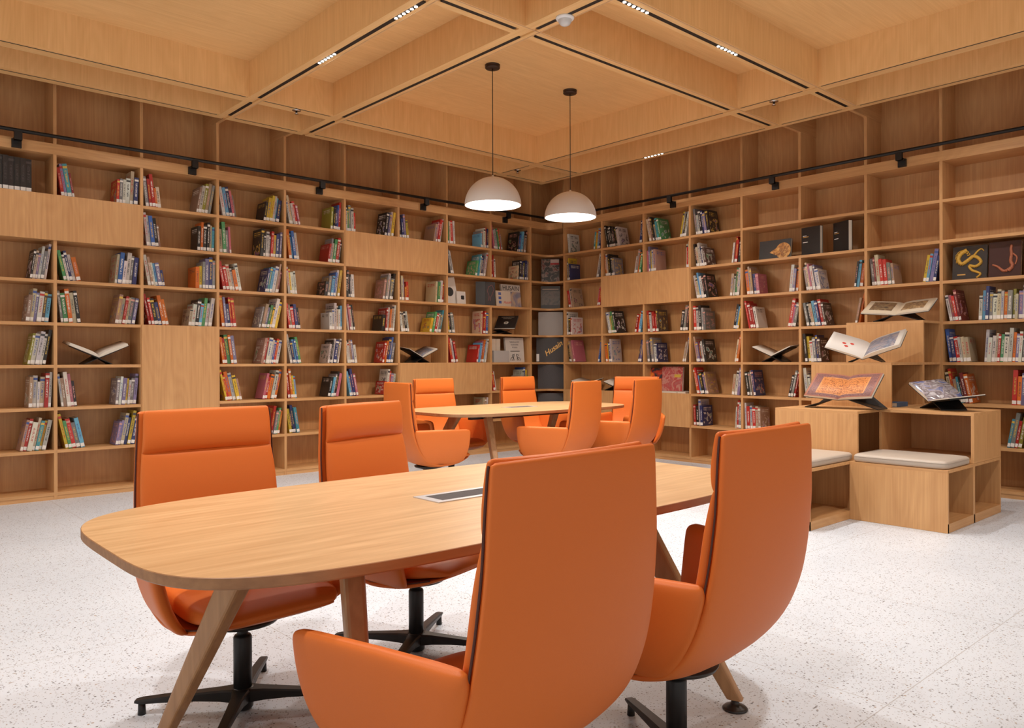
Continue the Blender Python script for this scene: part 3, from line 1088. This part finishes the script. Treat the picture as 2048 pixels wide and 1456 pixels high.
bm = bmesh.new()
box(bm, -.17, .17, 0, .24, 0, .003)
box(bm, -.17, .17, 0, .24, .017, .02)
link('cover', bm, WC, b)
bm = bmesh.new()
box(bm, -.166, .166, .003, .24, .003, .017)
link('page_block', bm, PAPER, b)
bm = bmesh.new()
box(bm, .05, .056, -.002, 0, -.04, .012)
link('ribbon', bm, simple('brown_ribbon', (.2, .1, .04), .7), b)

# corner niche: large books set across the corner
CFR = Frame('L')
def cornerbook(row, w_, h, mat, label, off=0.0):
    bm = bmesh.new()
    box(bm, -w_ / 2, w_ / 2, 0, .003, 0, h, 0)
    box(bm, -w_ / 2, w_ / 2, .025, .028, 0, h, 0)
    box(bm, -w_ / 2, -w_ / 2 + .003, .003, .025, 0, h, 0)
    o = link('book', bm, [mat])
    k = off
    o.location = (7.395 + k, 7.43 + k, ZB + PZ * row + .0005)
    o.rotation_euler = (-.03, 0, -PI / 4)
    tag(o, label, 'book', 'large books in the corner niche')
    bm = bmesh.new()
    box(bm, -w_ / 2 + .003, w_ / 2 - .003, .003, .025, .003, h - .003)
    link('page_block', bm, PAPER, o)
    return o
b = cornerbook(6, .245, .315, art_mat('crowd_picture', [(.02, .02, .02), (.025, .022, .02), (.03, .028, .025), (.26, .20, .17), (.15, .04, .03)], 16), 'dark book with a pale crowd picture, second row of corner', .06)
patch(b, 0, .115, .26, .305, simple('pale_title_print', (.5, .4, .37), .6), 'title_label')
patch(b, 0, .115, .235, .257, simple('red_title_print', (.4, .03, .03), .6), 'title_label')
b = cornerbook(5, .26, .305, simple('brown_black_cover', (.022, .018, .016), .45), 'dark book with a framed brown picture, third row of corner', .06)
patch(b, -.125, .125, .05, .24, art_mat('sepia_picture', [(.03, .02, .015), (.09, .065, .045), (.05, .035, .025)], 14))
patch(b, -.11, .11, .255, .27, simple('sepia_title_print', (.28, .22, .18), .6), 'title_print')
b = cornerbook(4, .33, .315, simple('pale_grey_cover', (.30, .27, .25), .5, bump=(60, .5)), 'pale grey square book, fourth row of corner', .05)
b = cornerbook(3, .385, .325, DG, 'charcoal book signed Husain in gold handwriting, fifth row of corner', .035)
lettering('Husain', .10, GOLD, b, .035, .18, rot=.62, shear=.35, thick=.0015)
bm = bmesh.new()
cyl(bm, (.06, -.0015, .165), (.155, -.0015, .245), .0022, n=6)
link('underline', bm, GOLD, b)
patch(b, -.192, -.155, .01, .11, LABELM, 'call_number_label')
b = cornerbook(2, .345, .325, simple('charcoal_felt_cover', (.08, .074, .078), .9, bump=(90, .6)), 'plain charcoal felt book, sixth row of corner', .05)
b = cornerbook(1, .345, .30, simple('slate_felt_cover', (.10, .094, .098), .9, bump=(90, .6)), 'plain slate grey felt book, seventh row of corner', .05)

# ---------------------------------------------------------------- open books on crossed stands
def openbook(pos, rz, W_, L_, ang, pitch, lmat, rmat, label, slabel, thickl=.018, thickr=.018, coverm=None, hc=.05, standw=.20, closed=False, fx=None):
    """valley line runs front (-y) to back (+y); leaves rise to both sides; pitch lifts the far end"""
    angs = ang if isinstance(ang, tuple) else (ang, ang)
    s = empty('book_stand', pos, rz)
    tag(s, slabel, 'book stand', 'black folding book stands')
    z0 = pos[2]
    # stand: two interlocking plates; crossing line tilted by the pitch
    for sd in (-1, 1):
        bm = bmesh.new()
        rise = W_ * .8
        ang = angs[0] if sd < 0 else angs[1]
        ca, sa = math.cos(ang), math.sin(ang)
        ft = hc / math.tan(max(ang, .3))
        yy0, yy1 = -standw / 2, standw / 2
        tp = math.tan(pitch)
        vs = []
        for (x, z, k) in ((sd * rise * ca, hc + rise * sa, 1), (0, hc, 1), (-sd * ft, 0, 0)):
            for y in (yy0, yy1):
                zz = z + k * (y - yy0) * tp
                vs.append((x, y, max(0, zz)))
        th = .007
        A = [bm.verts.new((p[0], p[1], p[2] + .0005)) for p in vs]
        B = [bm.verts.new((p[0], p[1], p[2] + th + .0005)) for p in vs]
        def q(a_, b_, c_, d_):
            bm.faces.new((a_, b_, c_, d_))
        for i in (0, 2):
            q(A[i], A[i + 1], A[i + 3], A[i + 2])
            q(B[i], B[i + 2], B[i + 3], B[i + 1])
            q(A[i], A[i + 2], B[i + 2], B[i])
            q(A[i + 1], B[i + 1], B[i + 3], A[i + 3])
        q(A[0], B[0], B[1], A[1])
        q(A[4], A[5], B[5], B[4])
        link('plate', bm, BLACK, s)
    M0 = Matrix.Translation((0, -standw / 2, hc + .009)) @ Matrix.Rotation(pitch, 4, 'X') @ Matrix.Translation((0, -(L_ - standw) / 2, 0))
    b = empty('book' if closed else 'open_book', pos, rz)
    tag(b, label, 'book', 'open books on stands')
    cm = coverm or DK
    for sd, mt, tk in ((-1, lmat, thickl), (1, rmat, thickr)):
        Ms = M0 @ Matrix.Rotation(-sd * (angs[0] if sd < 0 else angs[1]), 4, 'Y')
        bm = bmesh.new()
        if sd > 0:
            box(bm, 0, W_ + .004, -.003, L_ + .003, 0, .003, 0, Ms)
        else:
            box(bm, -W_ - .004, 0, -.003, L_ + .003, 0, .003, 0, Ms)
        link('cover', bm, cm, b)
        # page block with the leaf bulging near the valley
        n = 10
        bm = bmesh.new()
        top, bot = [], []
        for i in range(n + 1):
            t = i / n
            x = sd * W_ * t
            hz = .0032 + tk * (min(1, .25 + 1.4 * t ** .5) * (1 - .25 * t ** 3))
            top.append((x, hz))
            bot.append((x, .0032))
        uvl_ = bm.loops.layers.uv.new('UVMap')
        V0 = [bm.verts.new(Ms @ Vector((x, 0, z))) for x, z in top]
        V1 = [bm.verts.new(Ms @ Vector((x, L_, z))) for x, z in top]
        U0 = [bm.verts.new(Ms @ Vector((x, 0, z))) for x, z in bot]
        U1 = [bm.verts.new(Ms @ Vector((x, L_, z))) for x, z in bot]
        for i in range(n):
            f = bm.faces.new((V0[i], V0[i + 1], V1[i + 1], V1[i]))
            f.material_index = 1
            f.smooth = True
            for l_ in f.loops:
                ii = i if l_.vert in (V0[i], V1[i]) else i + 1
                l_[uvl_].uv = (.5 + .5 * top[ii][0] / W_, 0 if l_.vert in (V0[i], V0[i + 1]) else 1)
            bm.faces.new((U0[i], U1[i], U1[i + 1], U0[i + 1]))
            bm.faces.new((U0[i], U0[i + 1], V0[i + 1], V0[i]))
            bm.faces.new((U1[i], V1[i], V1[i + 1], U1[i + 1]))
        bm.faces.new((U0[n], U1[n], V1[n], V0[n]))
        o = link('page_block', bm, [PAPER, mt], b)
        o['label'] = ('left' if sd < 0 else 'right') + ' half of the open pages'
    return b, M0

def page_mat(name, paper, rects, rough=.5, border=None):
    """u runs over the whole spread, v from the near to the far edge; rects: (u0, u1, v0, v1, colours, scale)"""
    m, nt, b = newmat(name)
    uv = N(nt, 'ShaderNodeUVMap')
    sp = N(nt, 'ShaderNodeSeparateXYZ')
    nt.links.new(uv.outputs[0], sp.inputs[0])
    c = paper
    for u0, u1, v0, v1, cols, sc in rects:
        n = N(nt, 'ShaderNodeTexNoise')
        n.inputs['Scale'].default_value = sc
        n.inputs['Detail'].default_value = 4
        n.inputs['Distortion'].default_value = 1.5
        nt.links.new(uv.outputs[0], n.inputs['Vector'])
        pic = ramp(nt, n.outputs[0], [(.36 + .28 * i / (len(cols) - 1), cc) for i, cc in enumerate(cols)])
        k = math_node(nt, 'MULTIPLY', math_node(nt, 'MULTIPLY', math_node(nt, 'GREATER_THAN', sp.outputs[0], u0), math_node(nt, 'LESS_THAN', sp.outputs[0], u1)),
                      math_node(nt, 'MULTIPLY', math_node(nt, 'GREATER_THAN', sp.outputs[1], v0), math_node(nt, 'LESS_THAN', sp.outputs[1], v1)))
        c = mixc(nt, k, c, pic)
    if isinstance(c, tuple):
        b.inputs['Base Color'].default_value = (*c, 1)
    else:
        nt.links.new(c, b.inputs['Base Color'])
    b.inputs['Roughness'].default_value = rough
    return m
PG = simple('plain_page', (.66, .60, .53), .7)
PIC_SEPIA = page_mat('sepia_plate', (.62, .52, .38), [(.08, .42, .25, .9, [(.30, .20, .10), (.10, .05, .03), (.34, .24, .12), (.06, .04, .03)], 6), (.56, .90, .25, .85, [(.42, .28, .13), (.12, .06, .03), (.50, .34, .18)], 8)])
PIC_BLUE = page_mat('blue_plate', (.60, .56, .50), [(.52, .93, .06, .94, [(.26, .27, .32), (.12, .14, .20), (.34, .28, .27), (.16, .18, .26)], 5)])
PIC_ORN = page_mat('ornate_plate', (.42, .17, .11), [(.03, .97, .04, .96, [(.06, .035, .05), (.40, .17, .12), (.08, .05, .09), (.50, .25, .18)], 46), (.14, .86, .15, .85, [(.62, .26, .09), (.70, .32, .12)], 9), (.16, .84, .18, .82, [(.12, .03, .015), (.62, .22, .06), (.70, .30, .10)], 34)])
PIC_GLOSS = art_mat('glossy_plate', [(.50, .48, .50), (.16, .13, .14), (.42, .38, .40), (.10, .14, .34)], 11, .12)
def shelfpos(fr, u, d, row):
    p = fr.pt(u, d, ZB + PZ * row + .001)
    return (p.x, p.y, p.z)
openbook(shelfpos(FL, 1.905, .14, 3), 0, .262, .23, .42, .12, PG, PG, 'open old book with cream pages, fifth row of left bookcase', 'black crossed book stand on the fifth shelf, near the left photo edge', .03, .03)
openbook(shelfpos(FL, 5.38, .15, 3), .1, .24, .22, .42, .15, PG, PIC_BLUE, 'open book above the closed oak panel of the left bookcase', 'black crossed stand above the closed oak panel of the left bookcase', .008, .02)
openbook(shelfpos(FR, -4.26, .14, 3), FR.rz, .24, .22, .42, .1, PG, PG, 'open white-paged book, fifth row of right bookcase', 'black crossed stand in the fifth row of right bookcase', .012, .012)
openbook(shelfpos(FR, -6.93, .12, 2), FR.rz, .2, .2, .25, .2, PG, PG, 'open book behind the far chairs, nearest the corner', 'black crossed stand behind the far chairs, nearest the corner', .01, .01)
openbook(shelfpos(FR, -6.42, .12, 2), FR.rz, .15, .2, .35, .2, PG, PG, 'small open book behind the far chairs, next from the corner', 'small black crossed stand behind the far chairs, next from the corner', .01, .01)
# tilted closed black book on a stand
sp = shelfpos(FL, 6.70, .13, 4)
s = empty('book_stand', sp, .0)
tag(s, 'black stand under the tilted black book beside the corner', 'book stand', 'black folding book stands')
bm = bmesh.new()
box(bm, -.10, .10, -.08, .08, 0, .006, 0, Matrix.Translation((.02, 0, .03)) @ Matrix.Rotation(.25, 4, 'Y'))
link('plate', bm, BLACK, s)
bm = bmesh.new()
box(bm, -.10, .10, -.08, .08, 0, .006, 0, Matrix.Translation((-.02, 0, .027)) @ Matrix.Rotation(-.22, 4, 'Y'))
link('plate', bm, BLACK, s)
b = empty('book', sp)
tag(b, 'tilted black book with pale ornament, on a stand beside the corner', 'book', 'open books on stands')
MT = Matrix.Translation((-.10, .02, .065)) @ Matrix.Rotation(-.95, 4, 'Z') @ Matrix.Rotation(.62, 4, 'X')
bm = bmesh.new()
box(bm, 0, .27, 0, .29, .018, .022, 0, MT)
box(bm, 0, .27, 0, .29, 0, .004, 0, MT)
link('cover', bm, DK, b)
bm = bmesh.new()
box(bm, .002, .266, .003, .287, .004, .018, 0, MT)
link('page_block', bm, PAPER, b)
bm = bmesh.new()
for k in range(10):
    a = 2 * PI * k / 10
    p = MT @ Vector((.135 + .032 * math.cos(a), .12 + .032 * math.sin(a), .0225))
    cyl(bm, p, MT @ Vector((.135 + .012 * math.cos(a), .12 + .012 * math.sin(a), .0225)), .004, n=6)
link('ornament', bm, PAPER, b)
bm = bmesh.new()
box(bm, .05, .22, .245, .265, .022, .0228, 0, MT)
box(bm, .08, .19, .215, .23, .022, .0228, 0, MT)
link('title_print', bm, art_mat('worn_title_print', [(.03, .03, .03), (.4, .36, .3), (.03, .03, .03)], 70), b)

# ---------------------------------------------------------------- stepped display units in front of the right bookcase
def unit(name, label, x0, x1, y0, y1, z0, z1, opens=(), mids=(), xm=(), cat='display unit', plinth=False, cells=None):
    """box of 20 mm oak boards. opens: faces left open ('x-','y-'); mids: shelf heights; xm: dividers at x"""
    t = .02
    o = empty(name, (x0, y0, z0))
    tag(o, label, cat, 'stepped oak display units')
    inv = Matrix.Translation((-x0, -y0, -z0))
    def b(n, *a, m=WZ):
        bm = bmesh.new()
        box(bm, *a)
        k = link(n, bm, m, o)
        k.data.transform(inv)
    zb = z0 + (ZB if plinth else 0)
    b('top_board', x0, x1, y0, y1, z1 - t, z1, m=WY)
    if plinth:
        b('base_board', x0 + .0, x1, y0, y1, z0 + .001, zb, m=WX)
    else:
        b('base_board', x0, x1, y0, y1, z0 + .001, z0 + t, m=WX)
        zb = z0 + t
    if 'x-' not in opens:
        b('front_panel', x0 - .001, x0 + t, y0, y1, z0 + .001, z1 - t)
    b('back_panel', x1 - t, x1, y0, y1, zb, z1 - t)
    b('side_panel', x0 + t, x1 - t, y1 - t, y1, zb, z1 - t)
    if 'y-' not in opens:
        b('side_panel', x0 + (0 if 'x-' in opens else t), x1 - t, y0, y0 + t, zb, z1 - t)
    if 'x-' in opens:
        b('side_panel', x0, x0 + t, y1 - t, y1, zb, z1 - t)
    for zz in mids:
        b('shelf', x0 + t, x1 - t, y0, y1 - t, zz - t, zz, m=WY)
    for xx in xm:
        b('divider', xx, xx + t, y0, y1 - t, zb, z1 - t)
    return o
ya, yb, ycc = 1.934, 2.598, 3.262
H1, H2, H3, H4 = ZB + PZ, ZB + 2 * PZ, ZB + 3 * PZ, ZB + 4 * PZ
unit('bench', 'low oak bench unit with a closed front and taupe cushion, right of two', 5.665, 6.17, ya, yb - .001, 0, H1, ('y-',), plinth=True, cat='bench')
unit('bench', 'low oak bench unit behind the front right chair, left of two', 5.06, 5.795, yb, ycc, 0, H1, ('y-',), plinth=True, cat='bench')
unit('display_unit', 'tall oak box behind the right bench cushion, open niche below', 6.172, 6.76, ya, yb - .001, 0, H1, ('y-',), plinth=True)
u_ = unit('display_unit', 'oak box with an open front niche behind the right cushion', 6.172, 6.76, ya, yb - .001, H1 + .0005, H2, ('x-',))
unit('display_unit', 'closed oak box carrying the ornate open book', 5.797, 6.395, yb, ycc, 0, H2, ('y-',), plinth=True, mids=(H1,))
unit('display_unit', 'closed oak box carrying the open book with red dots', 6.397, 7.055, yb, ycc, 0, H3, ('y-',), plinth=True, mids=(H1, H2))
unit('display_unit', 'tallest oak box against the bookcase, carrying an open picture book', 7.057, XR - .014, yb, ycc, 0, H4, ('y-',), plinth=True, mids=(H1, H2, H3))

def cushion(x0, x1, y0, y1, z, label):
    bm = bmesh.new()
    h = .062
    n = 14
    def hgt(u, v):
        e = min(u, 1 - u, v, 1 - v)
        return .75 + .25 * min(1, e / .18) ** .5
    rings = []
    # rounded slab via loft of superellipse rings
    cx_, cy_ = (x0 + x1) / 2, (y0 + y1) / 2
    a, b = (x1 - x0) / 2, (y1 - y0) / 2
    def ring(s, zz):
        pts = []
        for i in range(64):
            t = 2 * PI * i / 64
            pts.append((cx_ + (a - s) * sgnpow(math.cos(t), .16), cy_ + (b - s) * sgnpow(math.sin(t), .16), zz))
        return pts
    for s, zz in ((.012, 0), (.004, .004), (0, .012), (0, .038), (.004, .048), (.014, .055), (.05, .060), (.14, .064), (.2, .065)):
        rings.append(ring(s, z + .001 + zz))
    loft(bm, rings)
    o = link('seat_cushion', bm, CUSH, None, True)
    tag(o, label, 'cushion', 'taupe bench cushions')
    bm = bmesh.new()
    pts = ring(-.0005, z + .0395)
    for p, q in zip(pts, pts[1:] + pts[:1]):
        cyl(bm, p, q, .0014, n=5, cap=False)
    link('seam', bm, simple('taupe_seam', (.36, .30, .25), .5) if 'taupe_seam' not in bpy.data.materials else bpy.data.materials['taupe_seam'], o)
cushion(5.675, 6.155, ya + .01, yb - .01, H1, 'long taupe cushion on the right oak bench, fully visible')
cushion(5.07, 5.785, yb + .012, ycc - .01, H1, 'taupe cushion on the left bench, half hidden behind an orange chair')

openbook((6.10, 2.83, H2 + .001), -PI / 2 + .05, .265, .30, .10, .62, PIC_ORN, PIC_ORN, 'open book with an ornate orange carpet pattern across both pages', 'black stand under the ornate carpet-pattern book', .016, .022, hc=.088, standw=.20)
b, M0 = openbook((6.72, 2.93, H3 + .001), -PI / 2 + .22, .315, .35, .36, .40, simple('white_page', (.72, .68, .63), .6), PIC_BLUE, 'open book, white left page with three red dots', 'black stand under the open book with red dots', .016, .03, hc=.05, standw=.16)
Ms = M0 @ Matrix.Rotation(.36, 4, 'Y')
bm = bmesh.new()
for x, y in ((-.19, .17), (-.13, .20), (-.165, .125)):
    c0 = Ms @ Vector((x, y, .0188))
    c1 = Ms @ Vector((x, y, .0202))
    cyl(bm, c0, c1, .016, n=20)
link('red_dots', bm, REDINK, b)
openbook((6.46, 2.22, H2 + .001), -PI / 2 - .70, .28, .27, (.46, .12), .10, PIC_GLOSS, PIC_GLOSS, 'open glossy picture book on the right display box', 'black stand under the glossy picture book', .024, .008, hc=.055, standw=.2)
openbook((7.25, 2.87, H4 + .001), -PI / 2 + .1, .28, .31, .10, .40, PIC_SEPIA, PIC_SEPIA, 'open book with sepia pictures on the tallest display box', 'black stand under the sepia picture book', .014, .016, hc=.06, standw=.2)
b = empty('book', (6.60, 2.66, H2 + .001), -PI / 2)
tag(b, 'blue book lying flat in the niche beside the ornate book', 'book', 'books lying flat')
bm = bmesh.new()
box(bm, -.0, .02, 0, .2, 0, .03)
for zz in (0, .027):
    box(bm, .0, .12, 0, .2, zz, zz + .003)
box(bm, 0, .003, 0, .2, 0, .03)
bm.free()
bm = bmesh.new()
box(bm, -.05, .06, -.08, .13, 0, .003)
box(bm, -.05, .06, -.08, .13, .033, .036)
box(bm, .057, .06, -.08, .13, .003, .033)
link('cover', bm, simple('blue_cover', (.06, .13, .25), .45), b)
bm = bmesh.new()
box(bm, -.047, .057, -.077, .127, .003, .033)
link('page_block', bm, PAPER, b)

# ---------------------------------------------------------------- tables
def table(cx_, cy_, label, group='oak meeting tables'):
    T = empty('meeting_table', (cx_, cy_, 0))
    tag(T, label, 'table', group)
    a, b, zt = 1.08, .552, .738
    def ring(s, z, n=160):
        pts = []
        for i in range(n):
            t = 2 * PI * i / n
            pts.append(((a - s) * sgnpow(math.cos(t), 2 / 4.2), (b - s) * sgnpow(math.sin(t), 2 / 4.2), z))
        return pts
    bm = bmesh.new()
    rs = [ring(.05, zt - .028), ring(.004, zt - .026), ring(0, zt - .022), ring(0, zt - .0015), ring(.0015, zt)]
    loft(bm, rs)
    for f in bm.faces:
        if len(f.verts) > 4 and f.calc_center_median().z > zt - .001:
            f.material_index = 0
        else:
            f.material_index = 1
    link('table_top', bm, [WT, WE], T)
    # cable box
    bm = bmesh.new()
    w2, h2 = .17, .068
    for x0, x1, y0, y1 in ((-w2, w2, -h2, -h2 + .022), (-w2, w2, h2 - .022, h2), (-w2, -w2 + .03, -h2 + .022, h2 - .022), (w2 - .03, w2, -h2 + .022, h2 - .022)):
        box(bm, x0, x1, y0, y1, zt - .0005, zt + .003)
    fr = link('cable_box', bm, simple('aluminium_frame', (.62, .62, .64), .35, .5) if 'aluminium_frame' not in bpy.data.materials else bpy.data.materials['aluminium_frame'], T)
    bm = bmesh.new()
    box(bm, -w2 + .03, w2 - .03, -h2 + .022, h2 - .022, zt, zt + .0018)
    link('brush_strip', bm, BPM, fr)
    # legs
    for sx in (-1, 1):
        for sy in (-1, 1):
            bm = bmesh.new()
            fx, fy, tx, ty_ = {(-1, -1): (-.69, -.525, -.54, -.175), (-1, 1): (-.79, .495, -.68, .065), (1, -1): (.716, -.528, .57, -.155), (1, 1): (.75, .51, .60, .12)}[(sx, sy)]
            top = Vector((tx, ty_, zt - .03))
            ft = Vector((fx, fy, .035))
            rings = []
            ax = Vector((top.x - ft.x, top.y - ft.y, 0)).normalized()        # wide direction, outwards
            pr = Vector((-ax.y, ax.x, 0))
            for k in range(7):
                f = k / 6
                c = ft.lerp(top, f)
                wd = .026 + (.056 - .026) * f ** .9
                tk = .019 + .012 * f
                pts = []
                for i in range(16):
                    t = 2 * PI * (i + .5) / 16
                    pts.append(c + ax * wd * sgnpow(math.cos(t), .35) + pr * tk * sgnpow(math.sin(t), .35))
                rings.append(pts)
            loft(bm, rings)
            lg = link('leg', bm, WLEG, T)
            bm = bmesh.new()
            lathe(bm, [(0, 0), (.040, 0), (.042, .004), (.036, .010), (.018, .018), (.013, .024), (.012, .04), (0, .04)], 28, (ft.x, ft.y, .0))
            link('foot_glide', bm, DKGREY, lg, True)
            bm = bmesh.new()
            for s_ in (-1, 1):
                c = top + ax * .045 * s_
                cyl(bm, (c.x, c.y, zt - .040), (c.x, c.y, zt - .0285), .010, n=12)
            link('bracket', bm, CHROME, lg)
    bm = bmesh.new()
    for sy in (-1, 1):
        box(bm, -.70, .66, sy * .13 - .02, sy * .13 + .02, zt - .075, zt - .0285)
    for sx in (-1, 1):
        box(bm, sx * .58 - .02, sx * .58 + .02, -.2, .2, zt - .062, zt - .0290)
    link('steel_frame', bm, DKGREY, T)
    return T
BPM = simple('dark_brush_strip', (.06, .05, .05), .8, bump=(200, .5))
table(1.59, 1.975, 'large rounded oak table in the foreground with a silver cable box')
table(4.88, 5.31, 'rounded oak table farther back under the white pendants')

# ---------------------------------------------------------------- chairs
def ringpts(cy_, cz, ny, nz, w_, th, wrap, n=36, e=.45, e2=.55):
    pts = []
    for i in range(n):
        t = 2 * PI * i / n
        x = w_ * sgnpow(math.cos(t), e)
        o = th / 2 * sgnpow(math.sin(t), e2)
        o += wrap * (x / max(w_, .01)) ** 2
        pts.append((x, cy_ + ny * o, cz + nz * o))
    return pts

def prof_loft(bm, tab, steps=5, n=40, close=.35, e=.45):
    """tab rows: t, z, half width, thickness, wrap ; follows the curve, offset +normal = towards the sitter"""
    S = []
    for i in range((len(tab) - 1) * steps + 1):
        S.append(interp(tab, min(i / steps, len(tab) - 1 - 1e-6)))
    rings = []
    m = len(S)
    for i, p in enumerate(S):
        q0, q1 = S[max(0, i - 1)], S[min(m - 1, i + 1)]
        ty, tz = q1[0] - q0[0], q1[1] - q0[1]
        L = math.hypot(ty, tz) or 1
        ny, nz = -tz / L, ty / L            # travelling down the back: normal points forward (+y)
        rings.append(ringpts(p[0], p[1], ny, nz, p[2], max(p[3], .004), p[4], n, e))
    loft(bm, rings)
    return S

C0 = .31
def T_(rows):
    return [(r[0] - C0,) + tuple(r[1:]) for r in rows]
SHELL = T_([(.009, .992, .230, .012, .013), (.008, .986, .239, .022, .014), (.006, .93, .243, .029, .016), (.006, .82, .249, .030, .018), (.014, .70, .255, .030, .020), (.032, .58, .260, .030, .022), (.068, .47, .262, .030, .024),
            (.125, .385, .260, .030, .024), (.20, .332, .256, .030, .022), (.30, .312, .252, .030, .018), (.41, .322, .246, .028, .012), (.51, .347, .226, .022, .006), (.585, .372, .185, .010, .002)])
HEAD = T_([(.030, .991, .219, .012, .013), (.031, .985, .226, .022, .014), (.034, .95, .229, .032, .015), (.037, .90, .231, .040, .015), (.036, .868, .233, .034, .015), (.032, .850, .234, .014, .015)])
BACK = T_([(.032, .847, .234, .012, .015), (.036, .830, .236, .026, .015), (.050, .74, .244, .042, .014), (.062, .64, .247, .046, .016), (.082, .55, .249, .048, .016), (.115, .475, .248, .046, .014), (.15, .435, .244, .030, .01)])
SEAT = T_([(.14, .425, .215, .030, .006), (.18, .400, .222, .062, .006), (.26, .388, .226, .086, .004), (.36, .386, .230, .092, .002), (.45, .392, .236, .080, .0), (.53, .394, .222, .056, 0), (.585, .390, .195, .032, 0), (.602, .385, .175, .014, 0)])
ARM = [  # z, t0, t1, x centre, half thickness, forward splay
    (.322, .26, .39, .208, .010, .0), (.338, .205, .455, .228, .016, .020), (.37, .165, .482, .244, .021, .038), (.42, .125, .494, .254, .023, .058), (.48, .092, .500, .260, .024, .074),
    (.54, .070, .502, .263, .024, .085), (.59, .058, .500, .265, .023, .091), (.610, .060, .490, .266, .018, .093), (.619, .072, .468, .266, .008, .092)]

def chair(x, y, face, label, group, base_rot=.6, dz=0.0):
    """face = heading (radians) the sitter looks to; origin on the floor under the column"""
    C = empty('conference_chair', (x, y, 0), face - PI / 2)
    tag(C, label, 'chair', group)
    up = Matrix.Translation((0, 0, dz))
    def add(name, bm, mat, sm=True, par=C):
        o = link(name, bm, mat, par, sm)
        if dz and name not in ('leg', 'hub', 'glide'):
            o.data.transform(up)
        return o
    bm = bmesh.new()
    S = prof_loft(bm, SHELL)
    add('outer_shell', bm, LEATHER)
    bm = bmesh.new()
    prof_loft(bm, HEAD, 6)
    add('headrest', bm, LEATHER)
    bm = bmesh.new()
    prof_loft(bm, BACK, 5)
    add('backrest', bm, LEATHER)
    bm = bmesh.new()
    prof_loft(bm, SEAT, 5)
    add('seat', bm, LEATHER)
    for sd in (-1, 1):
        bm = bmesh.new()
        rings = []
        for i in range((len(ARM) - 1) * 4 + 1):
            z, t0, t1, xc_, ht, spl = interp(ARM, min(i / 4, len(ARM) - 1 - 1e-6))
            cy_, L = (t0 + t1) / 2 - C0, (t1 - t0) / 2
            pts = []
            for k in range(36):
                t = 2 * PI * k / 36
                yy = L * sgnpow(math.cos(t), .28)
                # panel bows outwards slightly towards the front
                bow = spl * max(0, (yy / L + 1) / 2) ** 1.2
                pts.append((sd * (xc_ + bow) + ht * sgnpow(math.sin(t), .7), cy_ + yy, z))
            rings.append(pts)
        loft(bm, rings)
        add('armrest', bm, LEATHER)
        # dark piping where shell and cushions meet
        bm = bmesh.new()
        last = None
        for i, p in enumerate(S):
            if i > len(S) - 4 or i < 5:
                continue
            q0, q1 = S[max(0, i - 1)], S[min(len(S) - 1, i + 1)]
            ty, tz = q1[0] - q0[0], q1[1] - q0[1]
            L = math.hypot(ty, tz) or 1
            ny, nz = -tz / L, ty / L
            o_ = p[3] / 2 + p[4]
            pt = Vector((sd * (p[2] - .0005), p[0] + ny * (o_ - .004), p[1] + nz * (o_ - .004)))
            if last is not None:
                cyl(bm, last, pt, .0030, n=6, cap=False)
            last = pt
        add('piping', bm, PIPING)
    bm = bmesh.new()
    lathe(bm, [(0, .268), (.03, .268), (.055, .274), (.115, .290), (.12, .298), (.12, .302), (0, .302)], 32)
    add('seat_plate', bm, DKGREY)
    bm = bmesh.new()
    lathe(bm, [(0, .05), (.030, .05), (.030, .245), (.026, .252), (.018, .254), (.018, .272), (.024, .276), (.024, .29), (0, .29)], 28)
    col = link('gas_column', bm, BLACK, C, True)
    bm = bmesh.new()
    lathe(bm, [(0, .006), (.030, .006), (.034, .012), (.036, .045), (.040, .068), (.034, .078), (0, .078)], 28)
    hub = link('hub', bm, BLACK, C, True)
    for k in range(4):
        a = base_rot + k * PI / 2
        Mr = Matrix.Rotation(a, 4, 'Z')
        bm = bmesh.new()
        rings = []
        for f, hw, z0, z1 in ((.028, .030, .032, .077), (.07, .022, .036, .074), (.15, .019, .040, .068), (.25, .0175, .040, .060), (.325, .0165, .038, .053), (.345, .014, .041, .049)):
            rings.append([Mr @ Vector((f, sx * hw * k2, z)) for sx, z, k2 in ((-1, z0, .8), (1, z0, .8), (1, z1 - .006, 1), (1, z1, .82), (-1, z1, .82), (-1, z1 - .006, 1))])
        loft(bm, rings)
        lg = link('leg', bm, BLACK, C)
        bm = bmesh.new()
        cyl(bm, Mr @ Vector((.325, 0, .0)), Mr @ Vector((.325, 0, .040)), .013, .011, n=16)
        link('glide', bm, BLACK, lg)
    return C
GN, GF = 'orange high-back chairs at the foreground table', 'orange high-back chairs at the far table'
chair(1.085, 2.56, math.radians(-88), 'orange chair facing the camera across the foreground table, farther left', GN, math.radians(40 + 90 + 102) , .008)
chair(1.82, 2.60, math.radians(-73), 'orange chair facing the camera across the foreground table, second from left', GN, math.radians(20))
chair(1.120, 1.34, math.radians(92), 'largest orange chair, seen from behind at the centre foreground', GN, math.radians(35))
chair(1.868, 1.365, math.radians(93), 'orange chair seen from behind, right foreground, beside the table end', GN, math.radians(60))
chair(3.82, 5.27, math.radians(-9), 'orange chair at the left end of the far table, back turned', GF, math.radians(30))
chair(4.555, 5.92, math.radians(-90), 'orange chair facing the camera behind the far table, left of two', GF, math.radians(30))
chair(5.67, 5.92, math.radians(-90), 'orange chair facing the camera behind the far table, right of two', GF, math.radians(30))
chair(6.27, 5.13, math.radians(208), 'orange chair at the right end of the far table, mostly hidden', GF, math.radians(30))
chair(4.80, 4.735, math.radians(104), 'orange chair seen from behind at the far table, left of two', GF, math.radians(30))
chair(5.67, 4.76, math.radians(99), 'orange chair seen from behind at the far table, right of two', GF, math.radians(30))
